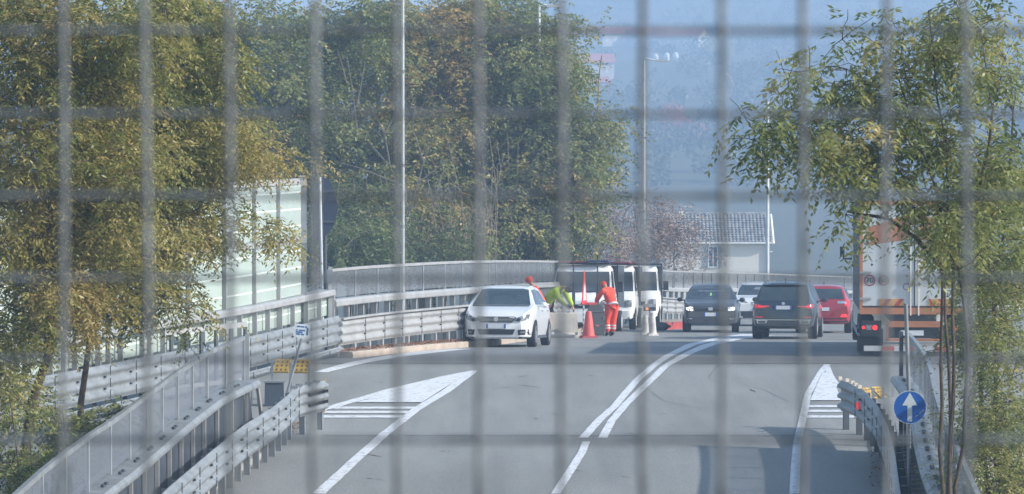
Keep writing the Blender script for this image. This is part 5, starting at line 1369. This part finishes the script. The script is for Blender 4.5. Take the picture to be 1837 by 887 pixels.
def tree(label, base, trunks, blobs, leafm, barkm=BARK, cat='tree', name='tree', frond=.26, npair=5, ll=.070, lw=.032, per=70, crad=.33, tint=.5, tvar=.2, group=None, depth=1.2, r0=.10, twigs=3, limb_r=.03, twig_len=.6, dens=1.0, sag=.25):
    """blobs: (px, py, d, rx px, ry px, clump count[, tint shift]); trunks: lists of points"""
    r = empty(name, base); tag(r, label, cat, group)
    clumps = []
    for bl in blobs:
        px, py, d, rx, ry, n_ = bl[:6]; tsft = bl[6] if len(bl) > 6 else 0; s_ = FPX / d
        for i in range(int(n_ * dens)):
            while True:
                a, b, c_ = random.uniform(-1, 1), random.uniform(-1, 1), random.uniform(-1, 1)
                if a * a + b * b + c_ * c_ <= 1: break
            q = pt(px + a * rx, py + b * ry, d + c_ * depth); clumps.append((q, tsft + random.gauss(0, tvar)))
    wd = MB(); base = Vector(base); TR = []
    for tr in trunks:
        tr = [Vector(p) for p in tr]; q = resample(tr, .5); q = [q[0]] + [p + Vector((random.gauss(0, .02), random.gauss(0, .02), 0)) for p in q[1:]]
        L = len(q); wd.tube(q, [r0 * (1 - .75 * i / (L - 1)) for i in range(L)], 7); TR += [(p, r0 * (1 - .75 * i / (L - 1))) for i, p in enumerate(q)]
    nodes = list(TR)
    cs = []; dirs = []; tt = []
    order = sorted(range(len(clumps)), key=lambda i: min((clumps[i][0] - p).length for p, _ in TR))
    for i in order:
        q, tn = clumps[i]
        best = min(((q - p).length + max(0, p.z - q.z) * 1.2 + (0 if rr > .012 else .5), k) for k, (p, rr) in enumerate(nodes))[1]
        p, rr = nodes[best]; L = (q - p).length; path = bez(p, q, .12 * L, 5, .03 * L * .6); ra = max(.006, min(rr * .7, limb_r * (.3 + .25 * L)))
        wd.tube(path, [ra * (1 - .7 * k / 5) for k in range(6)], 5, cap=False)
        nodes += [(path[k], ra * (1 - .7 * k / 5)) for k in (2, 3, 4, 5)]
        if len(nodes) > 900: nodes = TR + random.sample(nodes[len(TR):], 600)
        tw = []
        for _ in range(twigs):
            e = q + Vector((random.gauss(0, 1), random.gauss(0, 1), random.gauss(-.15, .6))).normalized() * twig_len * random.uniform(.5, 1.2) * crad / .33
            tp = bez(q, e, .05, 3, .02); wd.tube(tp, [.006, .005, .004, .003], 4, cap=False); tw.append(tp)
        for _ in range(per):
            tp = random.choice(tw); t = random.random(); k = min(2, int(t * 3)); o_ = tp[k].lerp(tp[k + 1], t * 3 - k)
            o_ = o_ + Vector((random.gauss(0, crad * .38), random.gauss(0, crad * .38), random.gauss(-.02, crad * .28)))
            dv = (o_ - q); dv = dv / max(.05, dv.length) * .7 + Vector((random.gauss(0, .6), random.gauss(0, .6), random.gauss(-sag, .35)))
            cs.append(o_); dirs.append(dv); tt.append(tint + tn + random.gauss(0, .10))
    wd.build('trunk', barkm, r, smooth=True, angle=60)
    V_, T_ = fronds(np.array([tuple(c) for c in cs]), np.array([tuple(c) for c in dirs]), frond, npair, ll, lw, np.array(tt))
    quads_mesh('crown', V_, T_, leafm, r)
    return r
def tg(x, y): return terr(x, y)
# --- left golden trees (near)
D = 44.0
b0 = pt(40, 960, D); b0.z = min(b0.z, tg(b0.x, D))
tree('golden brown autumn tree with a bent dark trunk at the left edge', b0,
     [[b0, pt(38, 860, D), pt(52, 740, D), pt(62, 700, D), pt(100, 600, D), pt(125, 480, D + .3), pt(110, 300, D + .5), pt(130, 80, D + .6)], [pt(100, 600, D), pt(60, 480, D), pt(20, 330, D)]],
     [(60, 70, D, 160, 150, 46, .0), (50, 300, D, 150, 160, 50, .1), (70, 480, D, 160, 110, 36, .15), (20, 610, D, 110, 60, 10, .0), (210, 330, D, 110, 190, 38, .05), (200, 60, D, 110, 120, 26, -.05)],
     LF_GOLD, tint=.56, per=52, depth=1.6, ll=.085, lw=.028, frond=.30, r0=.085, limb_r=.028)
D = 47.5
b0 = pt(140, 880, D); b0.z = min(b0.z, tg(b0.x, D))
tree('yellow green autumn tree whose twigs hang in front of the noise barrier', b0,
     [[b0, pt(143, 760, D), pt(150, 660, D), pt(175, 560, D), pt(200, 420, D), pt(260, 250, D), pt(300, 80, D)], [pt(175, 560, D), pt(260, 440, D), pt(380, 360, D)], [pt(200, 420, D), pt(330, 250, D), pt(480, 280, D)]],
     [(310, 110, D, 110, 140, 46, -.08), (310, 290, D, 110, 120, 44, .0), (240, 430, D, 110, 80, 30, .05), (350, 240, D, 60, 110, 20, .0), (455, 270, D, 55, 20, 7, .08), (400, 230, D, 45, 36, 7, .0), (470, 400, D, 50, 16, 3, .0), (360, 400, D, 40, 50, 6, .05), (300, 540, D, 55, 28, 4, .0), (220, 545, D, 60, 40, 6, .0), (150, 520, D, 60, 60, 8, 0), (315, 20, D, 75, 40, 12, -.1)],
     LF_GOLD, tint=.55, per=50, depth=1.3, ll=.085, lw=.028, npair=5, frond=.30, r0=.06, limb_r=.025, sag=.4)
# low bushes lower left
for px, py, d, lb, n_, bl in ((60, 800, 42, 'leafy green bush at the foot of the bent trunk at the left edge', 0, [(10, 720, 42.8, 45, 80, 10), (100, 840, 42.8, 45, 40, 8), (20, 850, 42.8, 40, 40, 6)]),
                          (150, 800, 46, 'low green bush under the slim trunk behind the near mesh barrier', 0, [(120, 760, 46.5, 60, 50, 10), (180, 780, 46.5, 45, 22, 6), (215, 745, 46.5, 25, 12, 3)])):
    b0 = pt(px, 900, d); b0.z = min(b0.z, tg(b0.x, d))
    tree(lb, b0, [[b0, pt(px, py, d)], [b0, pt(px - 40, py - 60, d)]], bl, LF_GREEN, name='bush', cat='bush', r0=.03, tint=.62, per=34, depth=.9, crad=.3, limb_r=.012)
# --- mid green trees beyond the barrier
mids = [
    (505, 116, 'tall green tree just right of the golden leaves, behind the noise barrier', [(480, 130, 116, 95, 150, 46), (450, 250, 116, 50, 80, 12), (400, 60, 117, 60, 60, 10), (545, 260, 117, 60, 70, 14), (620, 420, 112, 50, 60, 10, -.1)], -.08),
    (640, 118, 'green tree with bare pale twigs left of the tallest lamp pole', [(620, 90, 118, 105, 110, 40), (620, 260, 117, 80, 90, 16), (660, 380, 116, 90, 70, 16), (600, 340, 116, 40, 60, 8)], .0),
    (770, 120, 'tree with orange tinted crown right of the tallest lamp pole', [(790, 120, 120, 90, 110, 44, .22), (770, 260, 118, 90, 90, 22, .05), (760, 390, 116, 80, 60, 18, .0), (700, 30, 120, 60, 50, 10)], .12),
    (900, 121, 'broad green tree whose crown hides the curved lamp head', [(900, 120, 121, 100, 110, 52), (860, 290, 120, 80, 100, 26, .1), (900, 400, 118, 90, 50, 22), (850, 20, 122, 70, 50, 14)], .05),
    (1010, 119, 'rightmost green tree of the far row, its ragged edge against the hazy hill', [(970, 90, 119, 62, 70, 30, -.05), (975, 200, 119, 60, 80, 32), (1000, 320, 118, 62, 60, 34), (960, 380, 118, 60, 60, 16), (1065, 225, 118, 45, 16, 5), (1045, 280, 118, 25, 40, 6)], .0),
]
for px, d, lb, bl, tn in mids:
    b0 = Vector((xa(px, d), d, tg(xa(px, d), d) - .2)); topy = min(b[1] for b in bl)
    trs = []
    for k in range(4):
        o_ = random.uniform(-70, 70); trs.append([b0 + Vector((random.uniform(-.8, .8), random.uniform(-.3, .3), 0)), pt(px + o_ * .4, 440, d), pt(px + o_ * .8, 250, d), pt(px + o_, topy + 10, d)])
    tree(lb, b0, trs, bl, LF_MID, barkm=BARKL, group='green trees beyond the far barrier', frond=.5, npair=4, ll=.16, lw=.08, per=60, crad=.66, tint=.56 + tn, depth=2.4, r0=.09, limb_r=.035, twig_len=1.0, dens=1.25)
# bare pale saplings and twigs under the crowns, each with several stems
for i in range(16):
    px = 600 + i * 27 + random.uniform(-8, 8); d = random.uniform(111, 114) if px < 900 else 116
    b0 = Vector((xa(px, d), d, tg(xa(px, d), d) - .2)); r = empty('sapling', b0)
    pos = ['near the dark sign', 'left of the tallest lamp pole', 'right of the tallest lamp pole', 'behind the white hatchback'][min(3, i // 4)]
    tag(r, 'pale leafless sapling among the thin stems just over the far barrier', 'sapling', 'pale leafless saplings over the far barrier')
    f = MB()
    for k in range(7):
        o_ = random.gauss(0, 22); top = random.uniform(330, 400) if px > 820 else random.uniform(380, 430)
        if random.random() < .3: top -= 90
        q = [b0 + Vector((random.uniform(-.3, .3), 0, 0)), pt(px + o_ * .3, 470, d), pt(px + o_ * .7 + random.gauss(0, 4), (470 + top) / 2, d), pt(px + o_ * 1.3, top, d)]
        f.tube(resample(q, .5), [.028 * (1 - .7 * j / max(1, len(resample(q, .5)) - 1)) for j in range(len(resample(q, .5)))], 5, cap=False)
        e = q[2].lerp(q[3], .3); f.tube([e, e + Vector((random.uniform(-.6, .6), 0, random.uniform(.3, .8)))], [.012, .005], 4, cap=False)
    f.build('stem', BARKL, r, smooth=True, angle=60)
# bigger bare branches in front of the foliage
b0 = Vector((xa(690, 111), 111, tg(xa(690, 111), 111) - .2)); r = empty('dead_tree', b0); tag(r, 'leafless tree with forked pale branches across the green crowns by the tallest lamp pole', 'tree')
f = MB(); f.tube(resample([b0, pt(722, 420, 111), pt(735, 380, 111)], .6), .045, 6); D = 111
for pts_ in (((735, 380), (748, 366), (752, 350)), ((728, 400), (742, 372), (735, 352)), ((735, 380), (700, 300), (640, 230)), ((735, 380), (760, 290), (790, 220)), ((700, 300), (690, 240), (660, 180)), ((715, 330), (640, 300), (600, 290)), ((748, 330), (800, 290), (830, 280)), ((640, 230), (632, 160), (622, 100)), ((640, 190), (650, 140), (655, 110)), ((622, 150), (612, 110), (605, 90)), ((690, 240), (720, 180), (735, 150)), ((760, 290), (740, 230), (745, 180))):
    q = resample([pt(x, y, D) for x, y in pts_], .3); f.tube(q, [.032 * (1 - .65 * j / (len(q) - 1)) for j in range(len(q))], 5, cap=False)
f.build('branch', mat('grey_dead_bark', (.15, .13, .11), .95, 0, .3, 9), r, smooth=True, angle=60)
# undergrowth behind the far barrier
for px, d, lb, bl in ((640, 109, 'dark green undergrowth bush over the barrier by the dark sign', [(640, 440, 109, 70, 40, 20)]), (800, 112, 'undergrowth bush over the barrier right of the tallest lamp pole', [(800, 445, 112, 80, 30, 16)]), (930, 117, 'green bush over the barrier behind the bent yellow worker', [(930, 440, 117, 80, 35, 18), (1010, 430, 117, 60, 40, 12)])):
    b0 = Vector((xa(px, d), d, tg(xa(px, d), d) - .2))
    tree(lb, b0, [[b0, pt(px, 450, d)]], bl, LF_MID, name='bush', cat='bush', barkm=BARKL, frond=.45, npair=4, ll=.14, lw=.07, per=50, crad=.6, tint=.35, depth=1.5, r0=.04, limb_r=.02, twig_len=.9)
# brown bushes by the house
for px, d, lb, bl in ((1080, 140, 'brownish bush with thin dry leaves between the green trees and the grey pole', [(1085, 420, 140, 65, 70, 34), (1060, 360, 140, 60, 30, 8)]),
                      (1180, 150, 'dry pinkish brown bush hiding the left end of the house', [(1170, 420, 150, 60, 65, 34), (1210, 440, 150, 40, 50, 16), (1225, 470, 150, 28, 25, 6)])):
    b0 = Vector((xa(px, d), d, tg(xa(px, d), d) - .2))
    tree(lb, b0, [[b0 + Vector((k * .5, 0, 0)), pt(px + k * 30, 440, d), pt(px + k * 45, 370, d)] for k in (-1, 0, 1)], bl, LF_BROWN, name='dry_bush', cat='bush', barkm=BARK, frond=.4, npair=3, ll=.12, lw=.06, per=34, crad=.62, tint=.5, depth=1.8, r0=.05, limb_r=.025, twig_len=.9)
# --- right trees (near)
D = 36.5
b0 = pt(1715, 1130, D); b0.z = min(b0.z, tg(b0.x, D))
tree('airy green tree with thin dark stems spreading over the truck at right', b0,
     [[b0, pt(1708, 880, D), pt(1712, 640, D), pt(1712, 480, D), pt(1700, 330, D), pt(1690, 180, D), pt(1670, 20, D)], [b0, pt(1690, 880, D), pt(1692, 640, D), pt(1690, 480, D), pt(1640, 370, D), pt(1560, 280, D), pt(1440, 230, D)],
      [b0, pt(1722, 860, D), pt(1735, 640, D), pt(1730, 500, D), pt(1690, 400, D), pt(1650, 250, D), pt(1600, 110, D)], [pt(1712, 480, D), pt(1760, 300, D), pt(1800, 120, D)], [pt(1690, 480, D), pt(1620, 400, D), pt(1520, 380, D)]],
     [(1700, 90, D, 120, 90, 22), (1530, 60, D, 30, 30, 3), (1560, 120, D, 60, 60, 9), (1740, 260, D, 110, 90, 20), (1600, 260, D, 110, 90, 20), (1480, 260, D, 90, 50, 13), (1370, 240, D, 55, 18, 5), (1400, 150, D, 30, 14, 2), (1440, 130, D, 30, 30, 3), (1470, 190, D, 50, 40, 6), (1375, 215, D, 40, 14, 3), (1700, 370, D, 80, 40, 9), (1540, 310, D, 60, 25, 5), (1490, 385, D, 55, 14, 3), (1760, 400, D, 90, 60, 16), (1600, 170, D, 60, 60, 8), (1700, 30, D, 80, 40, 8)],
     LF_GREEN, tint=.58, per=19, dens=.66, depth=1.0, r0=.034, frond=.32, npair=6, ll=.095, lw=.034, crad=.24, sag=.45, twigs=4, limb_r=.016)
D = 41
b0 = pt(1800, 1050, D); b0.z = min(b0.z, tg(b0.x, D))
tree('dense yellowish green tree filling the right edge of the photo', b0,
     [[b0, pt(1790, 800, D), pt(1785, 600, D), pt(1800, 420, D), pt(1820, 200, D)], [b0, pt(1765, 800, D), pt(1757, 660, D), pt(1740, 560, D), pt(1730, 470, D)]],
     [(1800, 480, D, 60, 80, 26), (1780, 600, D, 60, 70, 22), (1800, 740, D, 50, 90, 20), (1810, 860, D, 45, 60, 12), (1740, 480, D, 40, 40, 7), (1815, 330, D, 40, 90, 20), (1760, 820, D, 30, 40, 8), (1735, 760, D, 22, 30, 5), (1800, 150, D, 70, 60, 10)],
     LF_GREEN, tint=.62, per=34, depth=1.3, r0=.05, limb_r=.022, frond=.24, ll=.055, lw=.024)
for px, d, lb in ((1700, 39, 'slim brown trunk just left of the dense tree at the right edge'), (1742, 43, 'slim leaning trunk behind the airy right tree')):
    b0 = pt(px, 1000, d); b0.z = min(b0.z, tg(b0.x, d))
    tree(lb, b0, [[b0, pt(px + 6, 700, d), pt(px - 4, 520, d), pt(px - 20, 420, d)]], [(px - 20, 430, d, 30, 30, 4)], LF_GREEN, r0=.045, tint=.5, per=30)
# far wood on the hillside, and a reddish tree
WOODM = leaf_mat('far_wood_leaves', [(0, (.02, .03, .015)), (.5, (.07, .08, .035)), (.85, (.12, .12, .06)), (1, (.26, .17, .11))], .1)
def blob_quads(cs, rad, n_, size, tint):
    C = np.array(cs); k = len(C); idx = np.repeat(np.arange(k), n_); v = unit(rng.normal(0, 1, (k * n_, 3))) * rng.uniform(.55, 1, (k * n_, 1)) * np.array(rad)[idx][:, None]; v[:, 2] = v[:, 2] * .9
    p = C[idx] + v; a = unit(rng.normal(0, 1, p.shape)) * size; b = unit(np.cross(a, rng.normal(0, 1, p.shape))) * size * .7
    return np.stack([p - a, p - b, p + a, p + b], 1).reshape(-1, 3), np.array(tint)[idx] + rng.normal(0, .1, k * n_)
cs = []; rd = []; tn = []
for i in range(1900):
    y = random.uniform(600, 1930) ; x = random.uniform(-.20, .24) * y
    px, py = CX + x / y * FPX, HY - (terr(x, y) - 5) / y * FPX
    if 1000 < px < 1260 and 70 < py < 180 and random.random() < .8: continue
    cs.append((x, y, terr(x, y) + 2.2)); rd.append(random.uniform(2.5, 5.5)); tn.append(random.uniform(.1, .75))
V_, T_ = blob_quads(cs, rd, 120, .62, tn)
tag(quads_mesh('far_wood', V_, T_, WOODM, None), kind='stuff')
def far_tree(px, py, rp, tint, label, m):
    q = on_hill(px, py); s_ = FPX / q.y; rr = rp / s_; b0 = q.copy(); r = empty('far_tree', b0); tag(r, label, 'tree', 'trees on the hazy hillside')
    MB().tube([b0 - Vector((0, 0, 1)), b0 + Vector((0, 0, rr * .9))], [rr * .08, rr * .05], 6).build('trunk', BARK, r)
    c_ = [tuple(b0 + Vector((random.gauss(0, rr * .5), random.gauss(0, rr * .3), rr * .9 + random.gauss(0, rr * .35)))) for _ in range(12)]
    V_, T_ = blob_quads(c_, [rr * .5] * 12, 240, rr * .05, [tint] * 12); quads_mesh('crown', V_, T_, m, r)
LF_RED = leaf_mat('reddish_leaves', [(0, (.30, .07, .05)), (1, (.62, .20, .12))], .1)
far_tree(1215, 262, 42, .5, 'hazy reddish autumn tree in the middle of the hillside', LF_RED)
LF_PALE = leaf_mat('pale_yellow_leaves', [(0, (.16, .17, .08)), (1, (.42, .36, .18))], .1)
far_tree(1285, 118, 28, .8, 'pale yellowish hazy tree high on the hill near the white tanks', LF_PALE)
far_tree(1300, 330, 34, .2, 'faint greenish hazy tree low on the hillside', LF_PALE)
far_tree(1075, 190, 20, .3, 'small faint hazy tree below the red hillside house', LF_PALE)

# ------------------------------------------------------------------ the wire mesh fence in front of the camera
D = 1.96; r = empty('wire_fence', (0, D, EYE - 1.1)); tag(r, 'out of focus grey welded wire mesh fence right in front of the camera', 'fence')
f = MB(); s_ = FPX / D; pitchx = 148.0 / s_
vx = [113, 262, 412, 563, 713, 858, 1008, 1153, 1295, 1440, 1590, 1735]; vy = [55, 205, 352, 500, 645, 790]
XS = [vx[0] - 148 * k for k in range(18, 0, -1)] + vx + [vx[-1] + 148 * k for k in range(1, 19)]
YS = [vy[0] - 147 * k for k in range(16, 0, -1)] + vy + [vy[-1] + 147 * k for k in range(1, 16)]
zt, zb = pt(0, YS[0], D).z, pt(0, YS[-1], D).z
for px in XS:
    x = xa(px, D); n_ = 72; ph_ = random.random() * 6; am_ = random.uniform(.0003, .0011); f.tube([Vector((x + am_ * math.sin(k * .35 + ph_) + random.gauss(0, .0002), D + .0022 * (1 if (k % 2) else -1) * .25, zb + (zt - zb) * k / n_)) for k in range(n_ + 1)], .0023, 8)
for py in YS:
    z = pt(CX, py, D).z; f.tube([Vector((xa(XS[0], D) + (xa(XS[-1], D) - xa(XS[0], D)) * k / 24, D + .0036, z)) for k in range(25)], .0019, 8)
f.build('wire_mesh', MESHW, r, smooth=True, angle=60)
for s2 in (-1, 1):
    x = xa(XS[0] if s2 < 0 else XS[-1], D); MB().tube([Vector((x, D + .03, zb - .1)), Vector((x, D + .03, zt + .03))], .024, 10).build('post', STEELD, r)
for z in (zt, zb): MB().tube([Vector((xa(XS[0], D), D + .03, z)), Vector((xa(XS[-1], D), D + .03, z))], .018, 8).build('frame_rail', STEELD, r)
